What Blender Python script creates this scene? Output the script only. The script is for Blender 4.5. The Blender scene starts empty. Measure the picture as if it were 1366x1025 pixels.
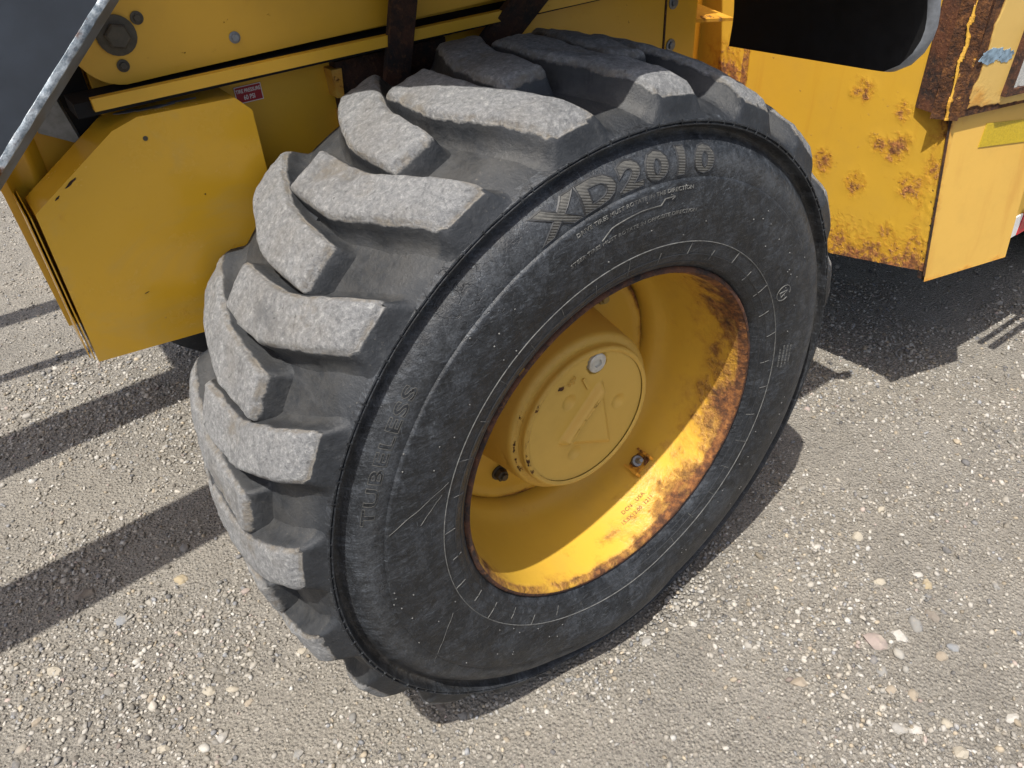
import bpy, bmesh, math, random
import numpy as np
from mathutils import Vector, Matrix, noise as mnoise

SC = bpy.context.scene
COL = SC.collection
GZ = -0.605                      # ground height; the origin is the wheel's axle, at the rim lip plane

# ------------------------------------------------------------------ camera
cd = bpy.data.cameras.new('camera'); cam = bpy.data.objects.new('camera', cd); COL.objects.link(cam)
cd.sensor_fit = 'HORIZONTAL'; cd.sensor_width = 36.0; cd.lens = 1046.75 / 1366 * 36.0
cd.clip_start = 0.02; cd.clip_end = 400
RX = Vector((0.80328018, -0.59366304, -0.04801196)); UP = Vector((0.3916618, 0.46578011, 0.79350484)); FW = Vector((0.44871148, 0.65621116, -0.60666706))
M = Matrix((RX, UP, -FW)).transposed().to_4x4(); M.translation = Vector((-0.748013, -0.761548, 0.949016))
cam.matrix_world = M
SC.camera = cam

# ------------------------------------------------------------------ light
LDIR = Vector((0.40, 0.19, -1.0)).normalized()          # direction the sunlight travels
ELEV = math.asin(-LDIR.z)
w = bpy.data.worlds.new('World'); SC.world = w; w.use_nodes = True
wn = w.node_tree; wn.nodes.clear()
sky = wn.nodes.new('ShaderNodeTexSky'); sky.sky_type = 'NISHITA'; sky.sun_disc = False
sky.sun_elevation = ELEV; sky.sun_rotation = math.atan2(-LDIR.x, -LDIR.y); sky.dust_density = 4.0; sky.ozone_density = 0.6
bg = wn.nodes.new('ShaderNodeBackground'); bg.inputs['Strength'].default_value = 0.12
wo = wn.nodes.new('ShaderNodeOutputWorld')
wn.links.new(sky.outputs[0], bg.inputs[0]); wn.links.new(bg.outputs[0], wo.inputs[0])
sd = bpy.data.lights.new('sun', 'SUN'); sun = bpy.data.objects.new('sun', sd); COL.objects.link(sun)
sd.energy = 4.7; sd.angle = math.radians(0.53); sd.color = (1.0, 0.955, 0.88)
sun.rotation_euler = LDIR.to_track_quat('-Z', 'Y').to_euler()
SC.view_settings.view_transform = 'Standard'; SC.view_settings.look = 'None'
SC.view_settings.exposure = 0.50; SC.view_settings.gamma = 1.0; SC.view_settings.use_curve_mapping = False

SC.cycles.use_denoising = True; SC.cycles.denoiser = 'OPENIMAGEDENOISE'; SC.cycles.denoising_input_passes = 'RGB_ALBEDO_NORMAL'; SC.cycles.denoising_prefilter = 'ACCURATE'; SC.cycles.max_bounces = 5; SC.cycles.diffuse_bounces = 3; SC.cycles.glossy_bounces = 2; SC.cycles.transmission_bounces = 2
rng = np.random.default_rng(7)
random.seed(7)

# ------------------------------------------------------------------ node helpers
class NT:
    def __init__(s, name):
        s.m = bpy.data.materials.new(name); s.m.use_nodes = True; s.t = s.m.node_tree; s.t.nodes.clear()
        s.out = s.n('ShaderNodeOutputMaterial'); s.b = s.n('ShaderNodeBsdfPrincipled')
        s.l(s.b.outputs[0], s.out.inputs[0])
        tc = s.n('ShaderNodeTexCoord'); s.co = tc.outputs['Object']
    def n(s, t): return s.t.nodes.new(t)
    def l(s, a, b): s.t.links.new(a, b)
    def set(s, sock, v):
        if isinstance(v, bpy.types.NodeSocket): s.l(v, sock)
        elif isinstance(v, tuple) and len(v) == 3 and sock.type == 'RGBA': sock.default_value = (*v, 1)
        else: sock.default_value = v
    def noise(s, scale, detail=6, rough=.6, dist=0, co=None, w=0.0):
        x = s.n('ShaderNodeTexNoise'); v = co or s.co
        if w:
            a = s.n('ShaderNodeVectorMath'); a.operation = 'ADD'; s.l(v, a.inputs[0]); a.inputs[1].default_value = (w * 1.37, w * .73, -w * 1.91); v = a.outputs[0]
        s.l(v, x.inputs['Vector'])
        x.inputs['Scale'].default_value = scale; x.inputs['Detail'].default_value = min(detail, 6)
        x.inputs['Roughness'].default_value = rough; x.inputs['Distortion'].default_value = dist
        return x.outputs[0]
    def vor(s, scale, feature='F1', co=None, out='Distance', rnd=1.0):
        x = s.n('ShaderNodeTexVoronoi'); x.feature = feature; s.l(co or s.co, x.inputs['Vector'])
        x.inputs['Scale'].default_value = scale; x.inputs['Randomness'].default_value = rnd
        return x.outputs[out]
    def math(s, op, a, b=0.0, c=0.0, clamp=False):
        x = s.n('ShaderNodeMath'); x.operation = op; x.use_clamp = clamp
        s.set(x.inputs[0], a); s.set(x.inputs[1], b); s.set(x.inputs[2], c); return x.outputs[0]
    def rng(s, v, a, b, c=0.0, d=1.0, smooth=True):
        x = s.n('ShaderNodeMapRange'); x.interpolation_type = 'SMOOTHSTEP' if smooth else 'LINEAR'
        s.set(x.inputs[0], v); x.inputs[1].default_value = a; x.inputs[2].default_value = b
        x.inputs[3].default_value = c; x.inputs[4].default_value = d; return x.outputs[0]
    def mix(s, f, a, b, mode='MIX'):
        x = s.n('ShaderNodeMix'); x.data_type = 'RGBA'; x.blend_type = mode
        s.set(x.inputs[0], f); s.set(x.inputs[6], a); s.set(x.inputs[7], b); return x.outputs[2]
    def ramp(s, v, stops):
        x = s.n('ShaderNodeValToRGB'); e = x.color_ramp.elements
        while len(e) < len(stops): e.new(.5)
        for i, (p, c) in enumerate(stops): e[i].position = p; e[i].color = (*c, 1)
        s.set(x.inputs[0], v); return x.outputs[0]
    def attr(s, name, out='Fac'):
        x = s.n('ShaderNodeAttribute'); x.attribute_name = name; return x.outputs[out]
    def mapping(s, scale=(1, 1, 1), rot=(0, 0, 0)):
        x = s.n('ShaderNodeMapping'); s.l(s.co, x.inputs[0]); x.inputs['Scale'].default_value = scale; x.inputs['Rotation'].default_value = rot
        return x.outputs[0]
    def bump(s, h, strength=.5, dist=.002, prev=None):
        x = s.n('ShaderNodeBump'); x.inputs['Strength'].default_value = strength; x.inputs['Distance'].default_value = dist
        s.l(h, x.inputs['Height'])
        if prev is not None: s.l(prev, x.inputs['Normal'])
        return x.outputs[0]
    def done(s, col, rough=.5, metal=0.0, nrm=None, coat=0.0, spec=.5):
        s.set(s.b.inputs['Base Color'], col); s.set(s.b.inputs['Roughness'], rough); s.set(s.b.inputs['Metallic'], metal)
        s.b.inputs['Specular IOR Level'].default_value = spec
        if coat: s.b.inputs['Coat Weight'].default_value = coat; s.b.inputs['Coat Roughness'].default_value = .25
        if nrm is not None: s.l(nrm, s.b.inputs['Normal'])
        return s.m

# ------------------------------------------------------------------ materials
def rust_col(t, sc=1.0, w=0.0, dk=1.0):
    n = t.noise(55 * sc, 9, .75, w=w)
    return t.ramp(n, [(.30, (.026 * dk, .012 * dk, .007 * dk)), (.46, (.085 * dk, .034 * dk, .014 * dk)), (.58, (.20 * dk, .078 * dk, .022 * dk)), (.72, (.36 * dk, .18 * dk, .055 * dk))])

def paint(name, base=(.60, .352, .045), rust=0.0, chips=.0, streak=0.0, rough=.36, halo=1.0, dirt=.3, soft=.05, stain=(.50, .20, .018), w=0.0, scale=1.0, bumpy=1.0, dk=1.0, dent=0.0):
    t = NT(name)
    a = t.math('ADD', t.attr('rust'), rust)
    n = t.noise(26 * scale, 10, .68, w=w)
    m = t.math('ADD', a, t.math('MULTIPLY', t.math('SUBTRACT', n, .5), 1.1))
    mask = t.rng(m, .5 - soft, .5 + soft)
    n2 = t.noise(70, 4, .6, w=w + 3)
    big = t.noise(3.0, 3, .5, w=w + 5)
    chip = t.math('MULTIPLY', t.rng(n2, .70, .73), t.rng(big, .45, .6))
    mask = t.math('MAXIMUM', mask, t.math('MULTIPLY', chip, chips))
    hal = t.math('MULTIPLY', t.rng(m, .12, .52), .75 * halo)
    c = t.mix(t.rng(big, .3, .75, 0, .22), base, tuple(x * .80 for x in base))
    # fine fading and dirt film
    d = t.noise(9, 8, .7, w=w + 9)
    c = t.mix(t.rng(d, .42, .8, 0, dirt), c, (.30, .19, .055))
    if dent:
        fw = t.rng(t.noise(4.5, 5, .7, dist=1.2, w=w + 13), .48, .66, 0, .30); c = t.mix(fw, c, (.52, .36, .12))
        sc_ = t.noise(1.0, 3, .5, co=t.mapping((6, 6, 190), (0, .4, 0)), w=w); c = t.mix(t.rng(sc_, .70, .76, 0, .30), c, (.62, .46, .20))
    if streak:
        co = t.mapping((22, 22, 1.2)); s = t.noise(1.0, 5, .6, co=co, w=w)
        c = t.mix(t.rng(s, .52, .78, 0, streak), c, (.40, .15, .015))
    c = t.mix(hal, c, stain)
    c = t.mix(mask, c, rust_col(t, 1.0, w, dk))
    fine = t.noise(160, 4, .6, w=w)
    h = t.math('ADD', t.math('MULTIPLY', mask, t.math('ADD', n, t.math('MULTIPLY', fine, .8))), t.math('MULTIPLY', t.rng(m, .1, .55), .35))
    nb = t.bump(h, .9 * bumpy, .004)
    nb = t.bump(t.noise(45, 3, .5, w=w), .05, .002, nb)
    if dent: nb = t.bump(t.noise(3.2, 2, .5, w=w + 4), dent, .05, nb)
    r = t.math('ADD', t.math('MULTIPLY', mask, .55), t.rng(d, .3, .8, rough, rough + .18))
    return t.done(c, r, 0, nb)

def rusty_steel(name, dark=.6, w=0.0):
    t = NT(name); n = t.noise(20, 9, .7, w=w)
    c = t.mix(t.rng(n, .35, .62), (.020 * dark, .013 * dark, .012 * dark), (.075 * dark * 1.6, .027 * dark * 1.6, .012 * dark * 1.6))
    f = t.noise(120, 6, .7, w=w + 2)
    c = t.mix(t.rng(f, .5, .75, 0, .6), c, (.23 * dark * 1.5, .10 * dark * 1.5, .035 * dark * 1.5))
    h = t.math('ADD', n, t.math('MULTIPLY', f, .6))
    return t.done(c, .85, 0, t.bump(h, .9, .004))

def rubber_mat(name, kind):
    t = NT(name)
    a = t.attr('wear_light'); du = t.attr('dust')
    n1 = t.noise(7, 7, .65); n2 = t.noise(34, 8, .72, dist=.6); n3 = t.noise(150, 5, .7); n4 = t.noise(480, 3, .6)
    c = t.mix(t.rng(n2, .36, .66), (.0034, .0042, .0056), (.0130, .0155, .0196))
    c = t.mix(t.rng(n1, .42, .68, 0, .5), c, (.0205, .0243, .0300))
    if kind == 'side':
        # scuffed, streaky old sidewall: smears in two directions plus fine pale hair scratches
        s1 = t.noise(1.0, 7, .72, dist=.8, co=t.mapping((22, 10, 75), (0, .7, 0))); s2 = t.noise(1.0, 6, .7, co=t.mapping((70, 10, 12), (0, .35, 0)), w=4)
        sm = t.math('MULTIPLY', t.rng(s1, .44, .66), t.math('MULTIPLY', t.rng(s2, .36, .60), t.rng(n1, .33, .6, .25, 1)))
        c = t.mix(t.math('MULTIPLY', sm, .70), c, (.082, .092, .108))
        haze = t.math('MULTIPLY', t.rng(t.noise(13, 6, .78, dist=.7, w=15), .48, .64), t.rng(n3, .38, .6, .3, 1))
        c = t.mix(t.math('MULTIPLY', haze, .60), c, (.074, .083, .097))
        sc = t.n('ShaderNodeTexVoronoi'); sc.feature = 'DISTANCE_TO_EDGE'; t.l(t.mapping((9, 9, 26), (0, 1.0, .3)), sc.inputs['Vector']); sc.inputs['Scale'].default_value = 1.6
        ln = t.math('MULTIPLY', t.rng(sc.outputs[0], .0, .006, 1, 0), t.rng(n1, .5, .62))
        c = t.mix(t.math('MULTIPLY', ln, .15), c, (.16, .16, .16))
        sp = t.math('MULTIPLY', t.rng(n3, .66, .74), t.rng(n1, .4, .6))
        c = t.mix(t.math('MULTIPLY', sp, .25), c, (.16, .16, .155))
        wv = t.math('MULTIPLY', a, t.rng(t.noise(40, 8, .8, dist=.5, w=8), .25, .7))
        c = t.mix(wv, c, (.140, .150, .163))
        c = t.mix(t.math('MULTIPLY', du, t.rng(n2, .3, .6)), c, (.20, .17, .13))
        fg = t.noise(300, 4, .7, w=31); fs = t.noise(1.0, 4, .7, co=t.mapping((60, 10, 330), (0, .75, 0)), w=33); fs2 = t.noise(1.0, 4, .7, co=t.mapping((300, 10, 70), (0, .3, 0)), w=35)
        c = t.mix(t.rng(fg, .35, .68), t.mix(.45, c, (.004, .0045, .0055)), c)
        c = t.mix(t.math('MULTIPLY', t.math('MAXIMUM', t.rng(fs, .56, .72), t.rng(fs2, .60, .74)), t.rng(n1, .3, .55, .25, .75)), c, (.098, .110, .122))
        c = t.mix(t.rng(fg, .60, .76, 0, .45), c, (.105, .116, .126))
        crk = t.n('ShaderNodeTexVoronoi'); crk.feature = 'DISTANCE_TO_EDGE'
        dst = t.n('ShaderNodeVectorMath'); dst.operation = 'ADD'; nn = t.n('ShaderNodeTexNoise'); nn.inputs['Scale'].default_value = 60; t.l(t.co, nn.inputs['Vector'])
        sca = t.n('ShaderNodeVectorMath'); sca.operation = 'SCALE'; sca.inputs[3].default_value = .03; t.l(nn.outputs[1], sca.inputs[0])
        t.l(t.co, dst.inputs[0]); t.l(sca.outputs[0], dst.inputs[1]); t.l(dst.outputs[0], crk.inputs['Vector']); crk.inputs['Scale'].default_value = 34
        ck = t.math('MULTIPLY', t.rng(crk.outputs[0], 0, .03, 1, 0), t.rng(t.noise(5, 3, .5, w=12), .56, .66))
        c = t.mix(t.math('MULTIPLY', ck, .18), c, (.008, .008, .009))
        h = t.math('ADD', t.math('MULTIPLY', n2, .7), t.math('SUBTRACT', t.math('ADD', t.math('MULTIPLY', n3, .35), t.math('MULTIPLY', fg, .25)), t.math('MULTIPLY', ck, .25)))
        nb = t.bump(h, .65, .005)
        return t.done(c, t.rng(n2, .3, .7, .40, .62), 0, nb, spec=.42)
    c = t.mix(.5, c, t.mix(t.rng(n1, .35, .65), (.016, .0185, .022), (.035, .0385, .044)))
    # tread: chalky torn crown, dusty walls, smoother floor
    vf = t.vor(95, 'SMOOTH_F1'); tear = t.noise(120, 9, .85, dist=.25, w=2)
    pale = t.ramp(tear, [(.28, (.095, .100, .108)), (.43, (.198, .203, .209)), (.56, (.292, .295, .297)), (.70, (.50, .50, .49))])
    pale = t.mix(t.rng(n1, .45, .7, 0, .35), pale, (.17, .152, .125))
    pale = t.mix(t.rng(t.noise(13, 6, .7, w=21), .50, .70, 0, .55), pale, (.085, .088, .092))
    pale = t.mix(t.rng(t.noise(200, 4, .7, w=23), .60, .74, 0, .45), pale, (.50, .495, .48))
    pit = t.noise(90, 3, .5, w=27); pale = t.mix(t.rng(pit, .68, .74, 0, .5), pale, (.035, .036, .038))
    edge = t.rng(t.math('ADD', a, t.math('MULTIPLY', t.math('SUBTRACT', t.noise(48, 7, .7, w=6), .5), .55)), .36, .62)
    dust = t.math('MULTIPLY', du, t.rng(t.noise(16, 8, .72, w=3), .30, .66))
    c = t.mix(t.math('MULTIPLY', dust, .48), c, (.078, .075, .069))
    strk = t.noise(1.0, 5, .7, co=t.mapping((55, 12, 55)), w=3)
    c = t.mix(t.math('MULTIPLY', t.rng(strk, .5, .75), .30), c, (.075, .077, .080))
    c = t.mix(t.math('MULTIPLY', t.rng(n3, .62, .72), t.math('MULTIPLY', t.rng(n1, .45, .6), .5)), c, (.24, .22, .18))
    c = t.mix(edge, c, pale)
    rim_ = t.math('MULTIPLY', t.rng(edge, .02, .5), t.rng(a, .75, 1.0, 1, 0))
    c = t.mix(t.math('MULTIPLY', rim_, t.rng(n2, .4, .65, .05, .7)), c, (.20, .172, .132))
    h = t.math('MULTIPLY', edge, t.math('ADD', tear, t.math('MULTIPLY', vf, .5)))
    h = t.math('ADD', h, t.math('MULTIPLY', n3, .22))
    nb = t.bump(h, 1.0, .007)
    return t.done(c, t.math('ADD', t.math('MULTIPLY', edge, .3), t.rng(n2, .3, .7, .50, .66)), 0, nb, spec=.4)

YEL = paint('yellow_paint', dirt=.25, chips=.8)
YEL_IN = paint('yellow_paint_frame', base=(.68, .375, .026), dirt=.14, chips=.7, w=11)
YEL_BOX = paint('yellow_paint_guard', base=(.70, .385, .024), dirt=.07, chips=.5, rough=.16, dent=.35, w=21)
YEL_P1 = paint('yellow_paint_blistered', base=(.58, .345, .036), dirt=.12, streak=.34, dk=1.9, chips=.5, w=31, soft=.11, scale=3.0, bumpy=.8, stain=(.46, .20, .02))
YEL_P2 = paint('yellow_paint_faded', base=(.62, .375, .075), dirt=.16, streak=.30, w=41)
YEL_P3 = paint('yellow_paint_peeling', base=(.66, .435, .125), dirt=.2, streak=.22, w=51, soft=.03, scale=.8, dk=.6)
YEL_RIM = paint('yellow_paint_rim', base=(.57, .345, .040), dirt=.20, w=61, soft=.16, scale=.9, stain=(.34, .155, .026), dk=1.0)
YEL_HUB = paint('yellow_paint_hub', base=(.58, .355, .062), dirt=.16, rough=.46, w=71, soft=.03, scale=1.9, halo=.10, dk=.6)
RUST = rusty_steel('rusty_steel', .8)
RUST_DK = rusty_steel('dark_rusty_steel', .38, 5)
SIDE = rubber_mat('sidewall_rubber', 'side')
TREAD = rubber_mat('tread_rubber', 'tread')

def simple(name, col, rough=.5, metal=0, var=.25, scale=40, bump=.1, spec=.5):
    t = NT(name); n = t.noise(scale, 7, .65)
    c = t.mix(t.rng(n, .3, .7), tuple(x * (1 - var) for x in col), tuple(min(1, x * (1 + var)) for x in col))
    return t.done(c, t.rng(n, .3, .7, max(.05, rough - .08), min(1, rough + .08)), metal, t.bump(n, bump, .002), spec=spec)
BLACK = simple('black_plastic', (.012, .012, .013), .75, spec=.2)
FENDG = simple('weathered_grey_plastic', (.20, .215, .235), .5, bump=.15)
SLATE = simple('slate_grey_paint', (.036, .045, .060), .40, var=.15, scale=12)
STEEL = simple('worn_bare_steel', (.52, .55, .57), .42, .35, var=.3, scale=60, bump=.5)
BOLT = simple('grey_bolt_steel', (.20, .21, .22), .5, .5, var=.3)
BOLTDK = simple('grimy_bolt_steel', (.075, .065, .048), .6, .3, var=.35, scale=60, bump=.3)
RUBBAND = simple('pale_moulding_line', (.105, .105, .10), .7, var=.4, scale=90)
LETTER = simple('raised_rubber_letter', (.060, .059, .054), .6, var=.3, scale=70, bump=.2)
LETTERD = simple('raised_rubber_outline', (.020, .021, .023), .55, var=.3, scale=70)
DIRTY = simple('dark_undercarriage', (.02, .018, .016), .85)
STICK_R = simple('red_sticker', (.33, .008, .018), .35, var=.08, scale=8, bump=.02)
STICK_W = simple('white_print', (.78, .77, .75), .5, var=.05, bump=.02)
STICK_Y = simple('yellow_reflector', (.44, .31, .018), .35, var=.15, scale=200, bump=.4)
TAPE_R = simple('red_reflector', (.5, .02, .03), .35, var=.08)
BLUEP = simple('blue_paint_patch', (.19, .27, .34), .5, var=.45, scale=70)
STAMP = simple('stamped_rust_letter', (.20, .10, .025), .8, var=.5, scale=150)
def hatch_mat():
    t = NT('hatched_letter_rubber'); wv = t.n('ShaderNodeTexWave'); wv.wave_type = 'BANDS'; wv.bands_direction = 'DIAGONAL'
    t.l(t.mapping((1, 0, 1), (0, .5, 0)), wv.inputs['Vector']); wv.inputs['Scale'].default_value = 120
    n = t.noise(60, 6, .7)
    c = t.mix(t.rng(n, .3, .7), (.042, .042, .040), (.098, .095, .085)); c = t.mix(t.math('MULTIPLY', wv.outputs[1], .45), c, (.045, .044, .042))
    return t.done(c, .62, 0, t.bump(wv.outputs[1], .7, .0012))
HATCH = hatch_mat()
def glass_mat():
    t = NT('lamp_lens_glass'); t.b.inputs['Base Color'].default_value = (.75, .78, .8, 1); t.b.inputs['Roughness'].default_value = .12
    t.b.inputs['Metallic'].default_value = .75
    return t.m
LENS = glass_mat()
def ground_mat():
    t = NT('packed_gravel')
    a = t.noise(1.3, 5, .6); b = t.noise(9, 8, .7); v1 = t.vor(120, 'F1', out='Color'); v1d = t.vor(120); v2 = t.vor(300, out='Color'); f = t.noise(420, 4, .7)
    sep = t.n('ShaderNodeSeparateColor'); t.l(v1, sep.inputs[0]); sep2 = t.n('ShaderNodeSeparateColor'); t.l(v2, sep2.inputs[0])
    c = t.mix(t.rng(b, .3, .7), (.180, .168, .148), (.265, .248, .220))
    c = t.mix(t.rng(a, .42, .66, 0, .55), c, (.280, .252, .208))
    g = t.ramp(sep.outputs[0], [(.0, (.13, .125, .12)), (.25, (.27, .25, .22)), (.6, (.38, .345, .29)), (.95, (.60, .56, .48))])
    c = t.mix(t.math('MULTIPLY', t.rng(v1d, .15, .5, .85, 0), t.rng(b, .35, .6, .25, 1)), c, g)
    g2 = t.ramp(sep2.outputs[1], [(.0, (.14, .13, .12)), (.4, (.31, .28, .235)), (1, (.52, .48, .41))])
    c = t.mix(.35, c, g2)
    h = t.math('ADD', t.math('MULTIPLY', t.rng(v1d, .0, .7, 1, 0), .7), t.math('ADD', t.math('MULTIPLY', sep2.outputs[0], .35), t.math('MULTIPLY', f, .6)))
    return t.done(c, .95, 0, t.bump(h, 1.0, .009), spec=.2)
GROUND = ground_mat()
def stone_mat():
    t = NT('stone'); n = t.noise(120, 6, .7); n2 = t.noise(30, 4, .6, w=3)
    c = t.mix(t.rng(n, .3, .72, 0, .45), t.attr('col', 'Color'), (.20, .18, .155))
    c = t.mix(t.rng(n2, .5, .72, 0, .4), c, (.42, .37, .29))
    return t.done(c, .85, 0, t.bump(n, .35, .002), spec=.25)
STONE = stone_mat()

# ------------------------------------------------------------------ mesh helpers
def mk(name, verts, faces, mat, parent=None, smooth=True, attrs=None, angle=None, **props):
    me = bpy.data.meshes.new(name)
    me.from_pydata([tuple(map(float, v)) for v in verts], [], [tuple(map(int, f)) for f in faces]); me.update()
    for k, arr in (attrs or {}).items():
        at = me.attributes.new(k, 'FLOAT', 'POINT'); at.data.foreach_set('value', np.asarray(arr, dtype=np.float32))
    return fin(name, me, mat, parent, smooth, angle, **props)
def fin(name, me, mat, parent=None, smooth=True, angle=None, **props):
    me.materials.append(mat)
    if smooth:
        me.polygons.foreach_set('use_smooth', [True] * len(me.polygons))
        if angle: me.set_sharp_from_angle(angle=math.radians(angle))
    o = bpy.data.objects.new(name, me); COL.objects.link(o)
    if parent is not None: o.parent = parent
    for k, v in props.items(): o[k] = v
    return o
def bmk(name, bm, mat, parent=None, smooth=True, angle=35, bevel=0, seg=2, **props):
    if bevel:
        ed = [e for e in bm.edges if len(e.link_faces) == 2 and e.calc_face_angle(0) > .5]
        bmesh.ops.bevel(bm, geom=ed, offset=bevel, segments=seg, profile=.5, affect='EDGES')
    bmesh.ops.recalc_face_normals(bm, faces=bm.faces)
    me = bpy.data.meshes.new(name); bm.to_mesh(me); bm.free()
    return fin(name, me, mat, parent, smooth, angle, **props)
def grid_faces(nr, nc, wrap=False):
    f = []
    for i in range(nr - 1):
        for j in range(nc if wrap else nc - 1):
            k = (j + 1) % nc
            f.append((i * nc + j, i * nc + k, (i + 1) * nc + k, (i + 1) * nc + j))
    return f
def prism(poly, d, bm=None):
    """poly: list of 3D points (planar), d: extrusion vector"""
    bm = bm or bmesh.new(); d = Vector(d)
    a = [bm.verts.new(Vector(p)) for p in poly]; b = [bm.verts.new(Vector(p) + d) for p in poly]
    n = len(poly)
    bm.faces.new(a); bm.faces.new(b[::-1])
    for i in range(n): bm.faces.new((a[i], b[i], b[(i + 1) % n], a[(i + 1) % n]))
    return bm
def box(x0, x1, y0, y1, z0, z1, bm=None):
    return prism([(x0, y0, z0), (x1, y0, z0), (x1, y0, z1), (x0, y0, z1)], (0, y1 - y0, 0), bm)
def bar(p0, p1, w, h, up=(0, 1, 0), bm=None):
    p0 = Vector(p0); p1 = Vector(p1); d = (p1 - p0).normalized(); s = d.cross(Vector(up)).normalized(); u = s.cross(d)
    s *= w / 2; u *= h / 2
    return prism([p0 - s - u, p0 + s - u, p0 + s + u, p0 - s + u], p1 - p0, bm)
def lathe(bm, c, axis, prof, n=24, hexa=False):
    """prof: (distance along axis, radius)"""
    c = Vector(c); a = Vector(axis).normalized(); s = a.orthogonal().normalized(); u = a.cross(s)
    if hexa: n = 6
    rows = []
    for d, r in prof:
        rows.append([bm.verts.new(c + a * d + (s * math.cos(2 * math.pi * i / n) + u * math.sin(2 * math.pi * i / n)) * max(r, 1e-5)) for i in range(n)])
    for i in range(len(rows) - 1):
        for j in range(n): bm.faces.new((rows[i][j], rows[i][(j + 1) % n], rows[i + 1][(j + 1) % n], rows[i + 1][j]))
    bm.faces.new(rows[0][::-1]); bm.faces.new(rows[-1])
    return bm
def nz(v, s, o=0.0):
    return mnoise.noise(Vector((v[0] * s + o, v[1] * s + o * .7, v[2] * s - o)))
def fbm(v, s, o=0.0, oct=3):
    r = 0; a = 1.0
    for i in range(oct): r += a * nz(v, s * 2 ** i, o + i * 7.3); a *= .5
    return r
def text_mesh(body, size, bold=0.0, extrude=0.0, outline=0.0, align='LEFT', spacing=1.0):
    cu = bpy.data.curves.new('t', 'FONT'); cu.body = body; cu.size = size; cu.offset = bold; cu.align_x = align; cu.space_character = spacing
    cu.resolution_u = 3
    if outline: cu.fill_mode = 'NONE'; cu.bevel_depth = outline; cu.bevel_resolution = 0
    else: cu.extrude = extrude
    o = bpy.data.objects.new('t', cu); COL.objects.link(o)
    dg = bpy.context.evaluated_depsgraph_get(); me = bpy.data.meshes.new_from_object(o.evaluated_get(dg))
    bpy.data.objects.remove(o); bpy.data.curves.remove(cu)
    v = np.array([tuple(x.co) for x in me.vertices]).reshape(-1, 3); f = [tuple(p.vertices) for p in me.polygons]
    bpy.data.meshes.remove(me)
    return v, f

# ------------------------------------------------------------------ ground (one sheet) and gravel
def gh(x, y):
    return 0.010 * np.sin(x * 1.7 + .6) * np.sin(y * 1.3 + 1.0) + 0.004 * np.sin(x * 5.1 + y * 3.3) + .003 * np.sin(y * 9.3 - x * 6.1 + 2) - .004
def coords(a, b, step, far):
    c = list(np.arange(a, b + 1e-6, step)); k = step
    while c[-1] < far: k *= 1.35; c.append(c[-1] + k)
    k = step
    while c[0] > -far: k *= 1.35; c.insert(0, c[0] - k)
    return np.array(c)
gx = coords(-2.4, 3.4, .05, 60); gy = coords(-1.5, 4.0, .05, 60)
X, Y = np.meshgrid(gx, gy); Z = GZ + gh(X, Y) * (np.hypot(X, Y) < 12)
foot = np.exp(-((X / .30) ** 4 + ((Y - .22) / .30) ** 4)); Z = Z * (1 - foot) + (GZ - .002) * foot
mk('ground', np.stack([X.ravel(), Y.ravel(), Z.ravel()], 1), grid_faces(len(gy), len(gx)), GROUND, None, True, kind='structure')

def ico(sub):
    bm = bmesh.new(); bmesh.ops.create_icosphere(bm, subdivisions=sub, radius=1.0)
    v = np.array([tuple(x.co) for x in bm.verts]); f = np.array([[x.index for x in p.verts] for p in bm.faces]); bm.free(); return v, f
PAL = np.array([(.37, .345, .30), (.29, .27, .235), (.375, .355, .32), (.40, .385, .35), (.22, .225, .235), (.11, .11, .115), (.38, .32, .235), (.37, .30, .27), (.22, .20, .17), (.43, .42, .395)])
PW = np.array([.19, .14, .20, .15, .07, .04, .07, .02, .06, .06])
def rotmats(n, flat=True):
    yaw = rng.uniform(0, 2 * np.pi, n); tl = rng.normal(0, .35, n); t2 = rng.normal(0, .35, n)
    cy, sy = np.cos(yaw), np.sin(yaw); ct, st = np.cos(tl), np.sin(tl); cu, su = np.cos(t2), np.sin(t2)
    Rz = np.zeros((n, 3, 3)); Rz[:, 0, 0] = cy; Rz[:, 0, 1] = -sy; Rz[:, 1, 0] = sy; Rz[:, 1, 1] = cy; Rz[:, 2, 2] = 1
    Rx = np.zeros((n, 3, 3)); Rx[:, 0, 0] = 1; Rx[:, 1, 1] = ct; Rx[:, 1, 2] = -st; Rx[:, 2, 1] = st; Rx[:, 2, 2] = ct
    Ry = np.zeros((n, 3, 3)); Ry[:, 1, 1] = 1; Ry[:, 0, 0] = cu; Ry[:, 0, 2] = su; Ry[:, 2, 0] = -su; Ry[:, 2, 2] = cu
    return Rz @ Rx @ Ry
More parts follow.
